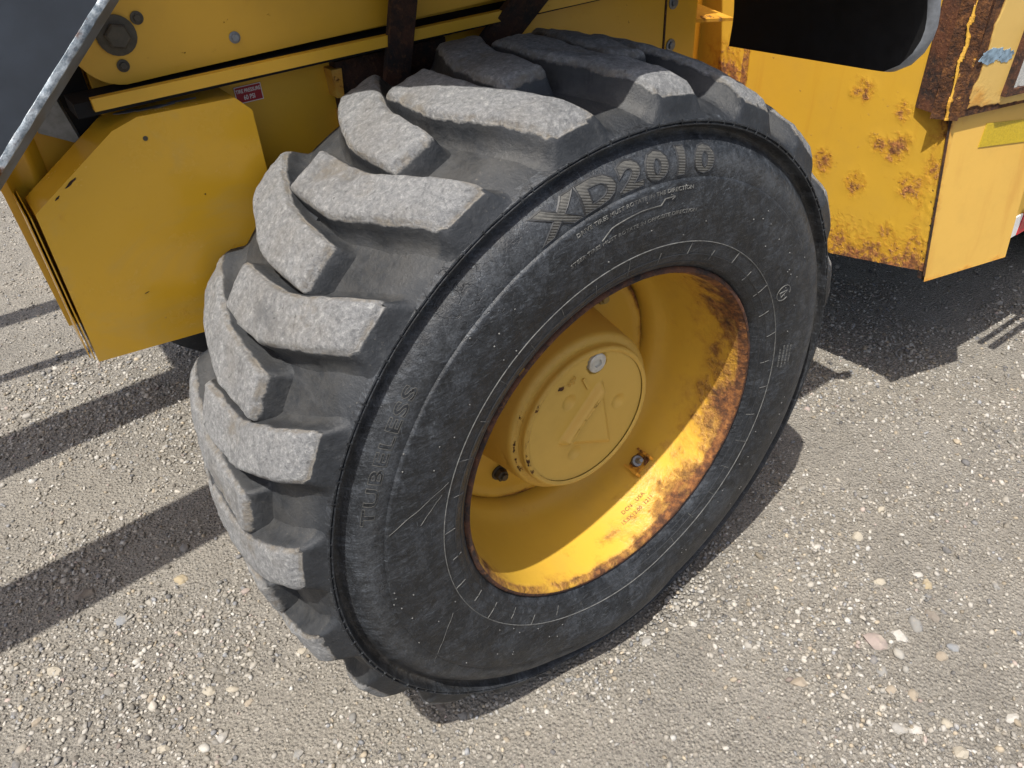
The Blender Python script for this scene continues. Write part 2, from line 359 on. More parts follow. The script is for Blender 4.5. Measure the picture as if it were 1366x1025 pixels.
def stones_mesh(name, P, size, sub, jit):
    bv, bf = ico(sub); n = len(P); k = len(bv)
    sc = np.stack([rng.uniform(.85, 1.35, n), rng.uniform(.65, 1.0, n), rng.uniform(.45, .85, n)], 1) * size[:, None]
    V = bv[None] * (1 + rng.normal(0, jit, (n, k, 1))); V = V * sc[:, None, :]
    V = np.einsum('nij,nkj->nki', rotmats(n), V)
    V += P[:, None, :]
    F = (bf[None] + (np.arange(n) * k)[:, None, None]).reshape(-1, 3); V = V.reshape(-1, 3)
    C = PAL[rng.choice(len(PAL), n, p=PW)] * rng.uniform(.38, 1.2, (n, 1))
    C4 = np.ones((n, k, 4)); C4[:, :, :3] = C[:, None, :]; C4 = C4.reshape(-1, 4)
    me = bpy.data.meshes.new(name)
    me.vertices.add(len(V)); me.vertices.foreach_set('co', V.ravel().astype(np.float32))
    me.loops.add(F.size); me.loops.foreach_set('vertex_index', F.ravel().astype(np.int32))
    me.polygons.add(len(F)); me.polygons.foreach_set('loop_start', np.arange(0, F.size, 3, dtype=np.int32))
    me.update(calc_edges=True)
    at = me.attributes.new('col', 'FLOAT_COLOR', 'POINT'); at.data.foreach_set('color', C4.ravel().astype(np.float32))
    me.validate()
    return me
def scatter(n, x0, x1, y0, y1, clump):
    out = []
    p = np.stack([rng.uniform(x0, x1, n), rng.uniform(y0, y1, n)], 1)
    d = np.array([mnoise.noise(Vector((a * 1.6, b * 1.6, 3.1))) + .6 * mnoise.noise(Vector((a * 5, b * 5, 9))) for a, b in p])
    return p[rng.uniform(0, 1, n) < np.clip(.58 + clump * 1.35 * d, .10, 1)]
fine = np.vstack([scatter(84000, -1.6, 2.1, -.95, 2.0, 1.0), scatter(16000, -2.0, .1, 2.0, 4.6, .8), scatter(6000, 2.1, 3.4, -.8, 1.6, .6)])
aa = rng.uniform(0, 2 * np.pi, 1500); rr_ = 1 + np.abs(rng.normal(0, .10, 1500)); fine = np.vstack([fine, np.column_stack([.36 * rr_ * np.cos(aa), .22 + .25 * rr_ * np.sin(aa)])])
sz = .0020 + .0044 * rng.uniform(0, 1, len(fine)) ** 1.9
P = np.column_stack([fine, GZ + gh(fine[:, 0], fine[:, 1]) + sz * .40])
me = stones_mesh('gravel', P, sz, 1, .17)
mid = np.vstack([scatter(3200, -1.9, 2.6, -1.1, 2.2, 1.0), scatter(600, -2.2, .2, 2.4, 5.0, .8)])
keep = ~((np.abs(mid[:, 0]) < .42) & (mid[:, 1] > -.03) & (mid[:, 1] < .48)); mid = mid[keep]
sz = .0048 + .0085 * rng.uniform(0, 1, len(mid)) ** 2.8
P = np.column_stack([mid, GZ + gh(mid[:, 0], mid[:, 1]) + sz * rng.uniform(-.28, .22, len(mid))])
me2 = stones_mesh('gravel', P, sz, 2, .085)
chp = scatter(44000, -1.7, 2.2, -1.0, 2.1, 1.1); keep = ~((np.abs(chp[:, 0]) < .36) & (chp[:, 1] > .0) & (chp[:, 1] < .45)); chp = chp[keep]
sz = .0034 + .0050 * rng.uniform(0, 1, len(chp)) ** 2.2
me3 = stones_mesh('gravel', np.column_stack([chp, GZ + gh(chp[:, 0], chp[:, 1]) + sz * rng.uniform(-.1, .5, len(chp))]), sz, 1, .20)
fin('gravel', me3, STONE, None, False, kind='stuff', label='angular pea sized gravel chips mixed into the packed ground', category='gravel')
fin('gravel', me, STONE, None, False, kind='stuff', label='small crushed gravel stones strewn over the packed ground', category='gravel')
fin('gravel', me2, STONE, None, False, kind='stuff', label='scattered larger gravel pieces lying on the packed ground', category='gravel')

# larger pebbles one can single out: x, y, half-length, colour, label
CR = (.64, .57, .44); WH = (.74, .71, .65); GR = (.33, .325, .31); DK = (.15, .15, .155); TN = (.47, .38, .27); PK = (.50, .39, .345); BL = (.30, .325, .355); BR = (.26, .215, .17); YE = (.62, .49, .28); PG = (.52, .50, .46)
PEB = [(-.724, .813, .019, YE, 'yellowish cream pebble just below the shadow band left of the tyre'), (-1.042, .736, .019, CR, 'pale cream pebble near the left edge below the shadow band'),
 (-.731, .438, .0141, CR, 'pale oval pebble, right one of a cream pair at lower left'), (-.774, .467, .0166, CR, 'flat cream pebble, left one of a cream pair at lower left'),
 (-.934, .927, .0263, BR, 'long brown stone lying inside the shadow band at left'), (-.878, .783, .0163, BL, 'bluish grey pebble at the lower edge of the shadow band'),
 (-.884, .528, .0116, TN, 'small tan pebble at lower left among fine gravel'), (-.897, .394, .0125, CR, 'cream pebble at the bottom edge, left of centre'),
 (-1.099, .623, .0121, TN, 'angular tan stone near the lower left corner'), (-1.135, .675, .0114, DK, 'dark grey stone at the left edge below the shadow band'),
 (-.568, .427, .0121, CR, 'cream pebble close to the lowest tread lug at left'), (-.606, .677, .013, PK, 'pinkish tan pebble beside the tread, near the shadow band'),
 (-.682, .914, .0158, GR, 'grey pebble in the shadow band next to the tread'), (-.673, .204, .0115, GR, 'grey pebble at the bottom edge below the tyre'),
 (-.787, .339, .0142, PG, 'flat grey beige stone near the bottom edge at left'), (-1.153, .545, .0139, DK, 'slate dark stone in the lower left corner'),
 (-.713, .382, .0114, TN, 'tan pebble below the cream pair at lower left'), (.69, -.159, .0161, CR, 'cream pebble alone to the right of the tyre, upper right ground'),
 (.564, -.393, .0229, GR, 'large flat grey oval stone at right'), (.509, -.387, .0184, WH, 'white oblong pebble beside the large grey oval stone'),
 (.454, -.364, .0241, PK, 'large pink stone left of the white oblong pebble'), (.405, -.415, .0137, GR, 'grey pebble just below the large pink stone'),
 (.534, -.473, .0139, TN, 'tan grey round pebble below the large grey oval stone'), (.575, -.476, .0148, BL, 'bluish oblong pebble right of the tan grey round pebble'),
 (.318, -.509, .0182, PG, 'broad pale grey stone near the bottom right'), (.342, -.53, .0136, WH, 'white angular stone touching the broad pale grey stone'),
 (.517, -.635, .0145, WH, 'bright white stone at the right edge near the bottom corner'), (.404, -.562, .0137, CR, 'cream stone right of the white angular stone at bottom right'),
 (.369, -.611, .0162, CR, 'tall cream tan stone at the bottom right edge'), (.615, -.404, .0188, BR, 'brownish grey stone above the large grey oval stone'),
 (.407, -.485, .0141, TN, 'tan grey stone halfway between pink stone and pale grey stone'), (.38, -.451, .0126, TN, 'small tan stone left of its tan grey neighbour'),
 (.249, -.324, .016, TN, 'flat half buried tan stone right of the lower tyre'), (.697, -.319, .0117, WH, 'small bluish white pebble on the right ground'),
 (.685, -.349, .0151, YE, 'yellowish flat pebble next to a small bluish white one'), (.82, -.317, .0139, DK, 'dark grey flat stone on the right ground'),
 (.606, -.275, .0152, CR, 'cream pebble in the middle of the right ground'), (.81, -.446, .0124, GR, 'grey round pebble near the right edge'),
 (.819, -.141, .0137, CR, 'cream pebble farthest right of the tyre in the sun'), (.178, -.082, .0112, WH, 'small white stone just outside the tyre shadow'),
 (.064, -.051, .0144, PG, 'half buried grey stone close to the tyre sidewall'), (.279, -.064, .0098, CR, 'tiny cream pebble beside the tyre shadow'),
 (-.387, .112, .014, BR, 'brown stone lying in shadow against the lowest lugs'), (-.36, .065, .0125, GR, 'grey stone in the tyre shadow in front of the lowest lugs')]
for i, (x, y, s, c, lab) in enumerate(PEB):
    r = random.Random(i * 13 + 5); bv, bf = ico(2 if i % 3 else 3)
    sc = np.array([1.0, r.uniform(.6, .85), r.uniform(.40, .6)]) * s
    ang = bool(i % 3)
    V = []
    for v in bv:
        k = 1 + .34 * nz(v, 1.3, i * 3.7) + (.26 if ang else .12) * nz(v, 2.4, i * 5.1) + .05 * nz(v, 6, i)
        V.append(np.array(v) * k * sc)
    V = np.array(V); a = r.uniform(0, 6.28); ca, sa = math.cos(a), math.sin(a)
    V = np.column_stack([V[:, 0] * ca - V[:, 1] * sa, V[:, 0] * sa + V[:, 1] * ca, V[:, 2]])
    me = bpy.data.meshes.new('pebble'); me.from_pydata([tuple(v) for v in V], [], [tuple(map(int, f)) for f in bf])
    at = me.attributes.new('col', 'FLOAT_COLOR', 'POINT'); at.data.foreach_set('color', np.tile((*[.47 * q_ + .04 for q_ in c], 1.0), len(V)).astype(np.float32))
    o = fin('pebble', me, STONE, None, True, 24 if ang else None, label=lab, category='pebble', group='loose pebbles on the gravel')
    o.location = (x, y, GZ + float(gh(x, y)) + sc[2] * (.05 - .3 * (i % 3 == 0)))

# ------------------------------------------------------------------ the machine
LOADER = bpy.data.objects.new('wheel_loader', None); COL.objects.link(LOADER); LOADER.location = (0, 0, GZ)
LOADER['label'] = 'weathered yellow wheel loader with rusted yellow rim and big worn black lugged tyre'; LOADER['category'] = 'loader'
bpy.context.view_layer.update()
PARENT_Z = -GZ
def under(o, parent=None):
    """parent without moving: meshes are modelled in world coordinates"""
    if parent is None: o.parent = LOADER; o.matrix_parent_inverse = Matrix.Translation((0, 0, -GZ))
    else: o.parent = parent
    return o

YC = .222          # tyre centre plane
RMAX = .6395
def deform(V):
    """squash of the loaded tyre at the ground and the bulge above it"""
    V = np.array(V, float); r = np.hypot(V[:, 0], V[:, 2]); th = np.arctan2(V[:, 2], V[:, 0]); phi = th + np.pi / 2
    lim = np.where(np.abs(phi) < 1.2, (-GZ - .003) / np.maximum(np.cos(phi), .2), 9)
    k = np.minimum(1, (lim - .335) / (RMAX - .335)); k = np.where(r > .335, k, 1)
    r2 = np.where(r > .335, .335 + (r - .335) * k, r)
    bul = (1 - k) * .16 * np.clip((r - .36) / .1, 0, 1) * np.clip((.60 - r) / .05, 0, 1)
    y = V[:, 1] + np.sign(V[:, 1] - YC) * bul
    out = np.column_stack([r2 * np.cos(th), y, r2 * np.sin(th)])
    low = out[:, 2] < GZ + .002; out[low, 2] = GZ + .002
    return out
def revolve(name, prof, n, mat, attrfn=None, angle=None, dform=False, dispfn=None):
    prof = np.array(prof); th = np.linspace(0, 2 * np.pi, n, endpoint=False)
    V = []; A = {}
    for (y, r) in prof:
        V.append(np.column_stack([r * np.cos(th), np.full(n, y), r * np.sin(th)]))
    V = np.vstack(V)
    if attrfn: A = attrfn(np.repeat(prof[:, 0], n), np.repeat(prof[:, 1], n), np.tile(th, len(prof)), V)
    if dispfn: V = dispfn(V, np.repeat(prof[:, 0], n), np.repeat(prof[:, 1], n), np.tile(th, len(prof)))
    if dform: V = deform(V)
    f = [q[::-1] for q in grid_faces(len(prof), n, True)]
    return mk(name, V, f, mat, None, True, A, angle)
def dense(prof, step):
    out = [prof[0]]
    for a, b in zip(prof[:-1], prof[1:]):
        k = max(1, int(math.hypot(a[0] - b[0], a[1] - b[1]) / step))
        for i in range(1, k + 1): out.append((a[0] + (b[0] - a[0]) * i / k, a[1] + (b[1] - a[1]) * i / k))
    return out

SIDEP = [(.016, .330), (.004, .3345), (-.006, .3405), (-.0125, .3480), (-.0165, .3560), (-.0198, .3650), (-.0222, .3770), (-.0235, .3880), (-.0262, .405), (-.0285, .425), (-.0290, .445), (-.0272, .465), (-.0250, .480), (-.0246, .4850), (-.0228, .4875), (-.0200, .4885), (-.0197, .4905), (-.0192, .500), (-.0178, .510), (-.0145, .520), (-.0085, .5290), (.0005, .5370), (.0090, .5430), (.0140, .5475), (.0150, .5515), (.0120, .5550), (.0040, .5575), (-.0018, .5588), (-.0042, .5602), (-.0044, .5618), (-.0016, .5630), (-.0016, .5642), (-.0044, .5654), (-.0040, .5675), (-.0008, .5690), (.0050, .5702)]
FLOORP = [(.0110, .5730), (.022, .5780), (.04, .5835), (.065, .5880), (.10, .5915), (.15, .5942), (YC, .5955)]
near = dense(SIDEP, .006) + dense(FLOORP, .012)
full = near + [(2 * YC - y, r) for y, r in near[::-1][1:]]
def side_y(r): return np.interp(r, [q[1] for q in SIDEP], [q[0] for q in SIDEP])
def tyre_attr(y, r, th, V):
    band = np.clip(1 - np.abs(r - .508) / .022, 0, 1) * .40  # scuffed band, also painted lighter where it faces up to the light
    bead = np.clip(1 - np.abs(r - .372) / .03, 0, 1) * .12
    low = np.clip(np.sin(-th) * .7, 0, 1)
    dust = np.clip((r - .575) / .012, 0, 1) * .85 + .35 * np.clip(1 - np.abs(r - .55) / .01, 0, 1)
    return {'wear_light': band + bead + .06 * np.clip((r - .40) / .06, 0, 1), 'dust': dust * (r > .54)}
def tyre_disp(V, y, r, th):
    V = V.copy()
    for i, v in enumerate(V):
        if r[i] > .40: V[i][1] += .0009 * nz(v, 14, 2) + .0004 * nz(v, 45, 5)
        if r[i] > .572: k = 1 + .0035 * nz(v, 16, 4); V[i][0] *= k; V[i][2] *= k
    return V
tyre = under(revolve('tyre', full, 360, SIDE, tyre_attr, 40, True, tyre_disp))
tyre['label'] = 'black rubber tyre with grey scuffed sidewall'
# the tread floor uses the tread material
tyre.data.materials.append(TREAD)
for pl in tyre.data.polygons:
    c = pl.center; r = math.hypot(c.x, c.z)
    if (r > .5715 and c.y > .005) or (c.z < -.5 and c.y > .012 and r > .52): pl.material_index = 1

# tread lugs
def r_top(y):
    d = np.abs(y - YC); return np.interp(d, [0, .06, .12, .165, .195, .212], [.6395, .6385, .6345, .6275, .6195, .6020])
def r_floor(y):
    d = np.abs(y - YC); return np.interp(d, [0, .07, .12, .157, .18, .20, .211, .22], [.5955, .5942, .5915, .5880, .5835, .5780, .5725, .5690])
LO = np.array([(0.2, .302), (0.0, .23), (-.6, .165), (-1.9, .128), (-4.2, .068), (-6.9, .0105)])
HI = np.array([(6.5, .302), (6.6, .235), (6.4, .178), (5.0, .136), (2.5, .072), (-.5, .0105)])
SS = np.array([0, .24, .46, .6, .8, 1.0])
s_list = [(-.045, -.15), (-.030, .35), (-.012, .86), (.004, .965), (.022, 1)] + [(x, 1) for x in np.linspace(.05, .96, 22)] + [(.975, .985), (.99, .95), (1.004, .86), (1.016, .66), (1.028, .40), (1.04, .16), (1.055, -.06)]
t_list = [(-.34, -.08), (-.23, .03), (-.155, .17), (-.095, .5), (-.05, .80), (-.012, .925), (.035, .985), (.08, 1)] + [(x, 1) for x in np.linspace(.16, .84, 8)] + [(.92, 1), (.965, .985), (1.012, .925), (1.05, .80), (1.095, .5), (1.155, .17), (1.23, .03), (1.34, -.08)]
def lug(k, far, th0):
    V = []; W = []; D = []
    seed = k * 3.17 + (50 if far else 0)
    for s, hs in s_list:
        sc = min(max(s, 0), 1); lo = np.array([np.interp(sc, SS, LO[:, 0]), np.interp(sc, SS, LO[:, 1])]); hi = np.array([np.interp(sc, SS, HI[:, 0]), np.interp(sc, SS, HI[:, 1])])
        if s < 0: lo = lo + (0, -s * .34); hi = hi + (0, -s * .34)
        if s > 1: lo = lo - (0, (s - 1) * .26); hi = hi - (0, (s - 1) * .26)
        nar = .0
        if s < .03: nar = .035 * (1 - max(s, -.04) / .03) * .5
        for t, ht in t_list:
            tt = t
            if t < 0: tt = t * (1 + .9 * max(0, min(1, (s - .35) / .65)))
            if t > 1: tt = 1 + (t - 1) * (1 + .9 * max(0, min(1, (s - .35) / .65)))
            if nar: tt = .5 + (t - .5) * (1 - min(nar, .06))
            wv = lo * (1 - tt) + hi * tt
            y = wv[1]; th = math.radians(th0 + wv[0])
            yy = 2 * YC - y if far else y
            h = min(hs, ht)
            if ht < 1 and hs < 1: h = min(hs, ht) - .10 * (1 - max(hs, ht))
            pos = Vector((.62 * math.cos(th), yy, .62 * math.sin(th)))
            edge = 1 - abs(h - .88) / .25
            if edge > 0:
                sm_ = .35 if (s > .97 or s < .03) else 1.0
                h += sm_ * edge * (.10 * nz(pos, 38, seed) + .07 * nz(pos, 95, seed) + .30 * min(0, nz(pos, 11, seed) + .12))
            R = r_floor(yy) + h * (r_top(yy) - r_floor(yy))
            if h > .9: R += .0013 * nz(pos, 60, seed) + .0010 * nz(pos, 140, seed) + .0028 * nz(pos, 11, seed)
            V.append((R * math.cos(th), yy, R * math.sin(th)))
            W.append(max(0, min(1, (h - .62) / .36))); D.append(.85 if h < .3 else .45 if h < .9 else .3)
            if s > .985: W[-1] *= .5 if h < .93 else 1; D[-1] *= .0
    f = grid_faces(len(s_list), len(t_list))
    if not far: f = [q[::-1] for q in f]
    o = mk('tread_lug', deform(V), f, TREAD, None, True, {'wear_light': W, 'dust': D}, 50)
    o.parent = tyre
    return o
for k in range(20):
    lug(k, False, 121.0 + 18 * k)
    lug(k, True, 121.0 + 9.1 + 18 * k)
# tie bars: small steps in the channel between a lug tip and the opposite lug
for k in range(20):
    for far in (0, 1):
        bm = bmesh.new(); th = math.radians(121 + 18 * k + (9.1 if far else 0) + 7.8)
        y = .262 if not far else 2 * YC - .262
        c = Vector((.598 * math.cos(th), y, .598 * math.sin(th)))
        if c.z < -.45: bm.free(); continue
        bar(c - Vector((0, .022, 0)), c + Vector((0, .022, 0)), .034, .018, up=(math.cos(th), 0, math.sin(th)), bm=bm)
        o = bmk('tie_bar', bm, TREAD, None, bevel=.004); o.parent = tyre

SCR = [((.3947, 158.1), (.484, 167.2), .0009), ((.4142, 199.1), (.500, 209.0), .0008), ((.4021, 160.8), (.434, 166.9), .0005)]
# raised lines and ticks at the bead, nubs on the shoulder rib, vent pips
def ring(name, r, wd, hgt, mat, n=240, y=None):
    yy = side_y(r) if y is None else y
    o = revolve(name, [(side_y(r - wd) + .0006, r - wd), (yy - hgt, r - wd * .4), (yy - hgt, r + wd * .4), (side_y(r + wd) + .0006, r + wd)], n, mat, None, None, True); o.parent = tyre; return o
ring('bead_line', .388, .0011, .0011, RUBBAND); ring('bead_line', .3655, .0009, .0009, LETTERD); ring('bead_line', .352, .0008, .0006, LETTERD)
bm = bmesh.new()
for i in range(36):
    a = math.radians(i * 10 + 3); r0, r1 = (.3665, .3878) if i % 2 else (.3555, .376)
    if i % 3 == 0: r0 = .357
    q = lambda r, off=0: Vector((r * math.cos(a), side_y(r) - off, r * math.sin(a)))
    for ra, rb in ((r0, (r0 + r1) / 2), ((r0 + r1) / 2, r1)):
        bar(q(ra), q(rb), .0011, .0018, up=(0, 1, 0), bm=bm)
o = bmk('bead_tick_marks', bm, RUBBAND, None, kind='stuff'); o.parent = tyre
bm = bmesh.new()
for i in range(110):
    a = math.radians(i * 360 / 110 + rng.uniform(-.8, .8)); wd = rng.uniform(.0012, .0026)
    c0 = Vector((.5600 * math.cos(a), -.0032, .5600 * math.sin(a))); c1 = Vector((.5688 * math.cos(a), -.0028, .5688 * math.sin(a)))
    bar(c0, c1, wd, .0030, up=(0, 1, 0), bm=bm)
V = None
me = bpy.data.meshes.new('rib_nubs'); bm.to_mesh(me); bm.free()
co = deform(np.array([tuple(v.co) for v in me.vertices]))
for v, c in zip(me.vertices, co): v.co = c
o = fin('rib_nubs', me, SIDE, None, False, kind='stuff'); o.parent = tyre
bm = bmesh.new()
for i in range(85):
    a = rng.uniform(0, 2 * np.pi); r = rng.choice([.402, .418, .436, .452, .470, .482]) + rng.normal(0, .0035)
    c = Vector((r * math.cos(a), side_y(r) + .0002, r * math.sin(a)))
    lathe(bm, c, (0, -1, 0), [(0, .0014), (.0012, .0011), (.0017, .0005)], 6)
o = bmk('vent_pips', bm, RUBBAND, None, kind='stuff'); o.parent = tyre

# lettering moulded on the sidewall
def cut(v, f, step):
    bm = bmesh.new(); vs = [bm.verts.new(q) for q in v]
    for q in f:
        try: bm.faces.new([vs[i] for i in q])
        except ValueError: pass
    bmesh.ops.triangulate(bm, faces=bm.faces)
    for _ in range(6):
        ed = [e for e in bm.edges if e.calc_length() > step]
        if not ed: break
        bmesh.ops.subdivide_edges(bm, edges=ed, cuts=1); bmesh.ops.triangulate(bm, faces=bm.faces)
    bm.verts.index_update(); v2 = np.array([tuple(q.co) for q in bm.verts]); f2 = [tuple(q.index for q in p.verts) for p in bm.faces]; bm.free()
    return v2, f2
def wrap_text(name, body, th_mid, r_base, size, mat, sx=1.0, lift=.0008, bold=0, outline=0, extr=.0008, parent=tyre, spacing=1.0, inward=False, maxseg=None):
    v, f = text_mesh(body, size, bold, extr, outline, 'CENTER', spacing)
    if size > .015: v, f = cut(v, f, .006)
    x = v[:, 0] * sx; yv = v[:, 1]; zz = v[:, 2]
    th = math.radians(th_mid) - x / (r_base + size * .35); r = r_base + yv
    if inward: th = math.radians(th_mid) + x / (r_base + size * .35); r = r_base - yv
    Y = side_y(r) - lift - zz
    V = np.column_stack([r * np.cos(th), Y, r * np.sin(th)])
    if inward is False: pass
    o = mk(name, deform(V), f, mat, None, False); o.parent = parent; return o
wrap_text('raised_lettering', 'XD2010', 91.6, .4965, .0500, HATCH, 1.72, .0004, bold=.0014, extr=.0008, spacing=1.16)
wrap_text('lettering_outline', 'XD2010', 91.6, .4965, .0500, LETTERD, 1.72, .0006, bold=.0022, outline=.0011, spacing=1.16)
wrap_text('raised_lettering', 'TUBELESS', 152.2, .5075, .0240, SIDE, 1.95, .0001, bold=-.0002, extr=.0003, spacing=1.14)
wrap_text('lettering_outline', 'TUBELESS', 152.2, .5075, .0240, LETTER, 1.95, .0002, bold=.0005, outline=.00032, spacing=1.14)
wrap_text('raised_lettering', 'DRIVE TIRES MUST ROTATE IN THE DIRECTION', 91.5, .4735, .0082, RUBBAND, 1.25, .0003, extr=.0005, spacing=1.05)
wrap_text('raised_lettering', 'STEER TIRES MUST ROTATE IN OPPOSITE DIRECTION', 92, .4385, .0080, RUBBAND, 1.25, .0003, extr=.0005, spacing=1.05)
for r_, n_ in ((.4015, 'III IIII IIII II II III IIII'), (.411, 'IIIIII IIIIIII IIIII IIII III IIIII'), (.4205, 'IIIII IIIII II III II IIII IIII'), (.430, 'IIII IIIIII III II IIIIIIII')):
    wrap_text('raised_lettering', n_, 2, r_, .0058, RUBBAND, 1.05, .0002, extr=.0004)
# arrow between the two text lines and the triangle emblem
bm = bmesh.new()
def sp(r, deg, off=.0008): a = math.radians(deg); return Vector((r * math.cos(a), side_y(r) - off, r * math.sin(a)))
pts = [sp(.447, 100.5), sp(.457, 98)] + [sp(.4605 - .0004 * abs(d - 91), d) for d in np.arange(97, 85.9, -1)] + [sp(.4665, 85), sp(.467, 82.5)]
for a, b in zip(pts[:-1], pts[1:]): bar(a, b, .0012, .0012, bm=bm)
bar(sp(.467, 82.5), sp(.4705, 83.6), .0011, .0012, bm=bm); bar(sp(.467, 82.5), sp(.463, 83.3), .0011, .0012, bm=bm)
o = bmk('direction_arrow', bm, RUBBAND); o.parent = tyre
bm = bmesh.new(); c0 = .414
def ep(dx, dz): return (lambda r, a: Vector((r * math.cos(a), side_y(r) - .0009, r * math.sin(a))))(c0 + dz, math.radians(25.3) - dx / c0)
el = [ep(.016 * math.cos(a), .0165 * math.sin(a)) for a in np.linspace(.9, 6.6, 22)]
for a, b in zip(el[:-1], el[1:]): bar(a, b, .0012, .0012, bm=bm)
for a, b in ((ep(-.006, -.008), ep(0, .009)), (ep(.006, -.008), ep(0, .009)), (ep(-.006, -.008), ep(.006, -.008))): bar(a, b, .0012, .0012, bm=bm)
o = bmk('triangle_emblem', bm, RUBBAND); o.parent = tyre

# pale scratches across the sidewall
for (r0, a0), (r1, a1), wd in SCR:
    bm = bmesh.new(); n_ = 14; pts = [sp(r0 + (r1 - r0) * i / n_, a0 + (a1 - a0) * i / n_ + .12 * math.sin(i * 1.1), .0001) for i in range(n_ + 1)]
    for a, b in zip(pts[:-1], pts[1:]): bar(a, b, wd, .0006, bm=bm)
    o = bmk('scratch', bm, RUBBAND); o.parent = tyre

# ---- rim
RIMP = [(.02, .3345), (.006, .3365), (-.0015, .3375), (-.0052, .3362), (-.0065, .3330), (-.0058, .3295), (-.0025, .3265), (.004, .3235), (.012, .3215), (.03, .3190), (.06, .3160), (.095, .3125), (.125, .3085), (.150, .3035), (.168, .2985), (.183, .2910), (.193, .2830), (.202, .2765), (.214, .2720), (.228, .2700), (.236, .2690)]
def ang(a, c, wdt): d = (np.degrees(a) - c + 180) % 360 - 180; return np.clip(1 - np.abs(d) / wdt, 0, 1)
def rim_attr(y, r, th, V):
    lip = np.clip(1 - (y - .004) / .014, 0, 1) * (.50 + .32 * np.clip(np.cos(th - .4) + .4, 0, 1) + .10 * np.sin(th * 7) * np.sin(th * 3 + 1))
    inner = np.zeros_like(y)
    def blob(y0, wy, a0, wa, k): return k * np.clip(1 - np.abs(y - y0) / wy, 0, 1) * ang(th, a0, wa)
    inner = np.maximum.reduce([blob(.0, .15, 30, 58, .80), blob(.0, .16, -15, 50, .76), blob(.0, .15, -55, 48, .64), blob(.07, .05, -40, 16, .50), blob(.06, .04, 5, 14, .5), blob(.05, .035, -85, 12, .42), blob(.02, .05, 205, 22, .55), blob(.0, .05, 240, 30, .42), blob(.0, .03, 270, 60, .38),
        blob(.045, .022, -68, 9, .55), blob(.06, .02, -55, 8, .5), blob(.032, .03, -78, 10, .42), blob(.075, .03, -100, 25, .18), blob(.15, .05, 8, 14, .16)])
    edge = np.clip((y - .224) / .008, 0, 1) * .42
    return {'rust': np.maximum(np.maximum(lip, inner), edge)}
def rim_disp(V, y, r, th):
    V = V.copy()
    for i, v in enumerate(V):
        k = 1 + (.0022 * fbm(v, 55, 3) if y[i] < .01 else .0008 * nz(v, 20, 3)); V[i][0] *= k; V[i][2] *= k
    return V
rim = under(revolve('rim', dense(RIMP, .008), 300, YEL_RIM, rim_attr, None, False, rim_disp)); rim['label'] = 'yellow steel rim with rusty lip'
o = revolve('rim_flange', [(-.0072, .3295), (-.0076, .3325), (-.0062, .3362), (.000, .3385), (.004, .3380)], 240, RUST, None, None, False, lambda V, y, r, th: V + np.array([[0, -.0006 * nz(v, 90, 2), 0] for v in V])); o.parent = rim
def disc_attr(y, r, th, V): return {'rust': np.clip((r - .252) / .012, 0, 1) * (.38 + .2 * np.sin(th * 3))}
disc = under(revolve('wheel_disc', dense([(.238, .2695), (.2225, .2660), (.2215, .2610), (.2225, .2560), (.2265, .2480), (.2270, .20), (.2270, .15)], .008), 200, YEL_RIM, disc_attr))
# hub
def hub_attr(y, r, th, V):
    e = np.maximum.reduce([np.clip(1 - np.abs(y - .1045) / .006, 0, 1) * (r > .150) * .36, np.clip(1 - np.abs(y - .0858) / .005, 0, 1) * .36])
    left = ang(th, 190, 75); e = e * (.65 + .9 * left)
    e = np.maximum(e, .52 * ang(th, 196, 16) * np.clip(1 - np.abs(y - .128) / .012, 0, 1)); e = np.maximum(e, .5 * ang(th, 225, 10) * np.clip(1 - np.abs(y - .12) / .01, 0, 1))
    return {'rust': e}
HUBP = [(.232, .1830), (.205, .1790), (.17, .1745), (.135, .1700), (.1145, .1675), (.1085, .1650), (.1050, .1600), (.1030, .1555), (.1030, .1515), (.1010, .1500), (.0960, .1500), (.0930, .1505), (.0890, .1500), (.0862, .1480), (.0850, .1455), (.0852, .1425), (.0872, .1405), (.0880, .1390)]
hub = under(revolve('hub', dense(HUBP, .004), 200, YEL_HUB, hub_attr, 45)); hub['label'] = 'round yellow hub with chipped paint at its edges'
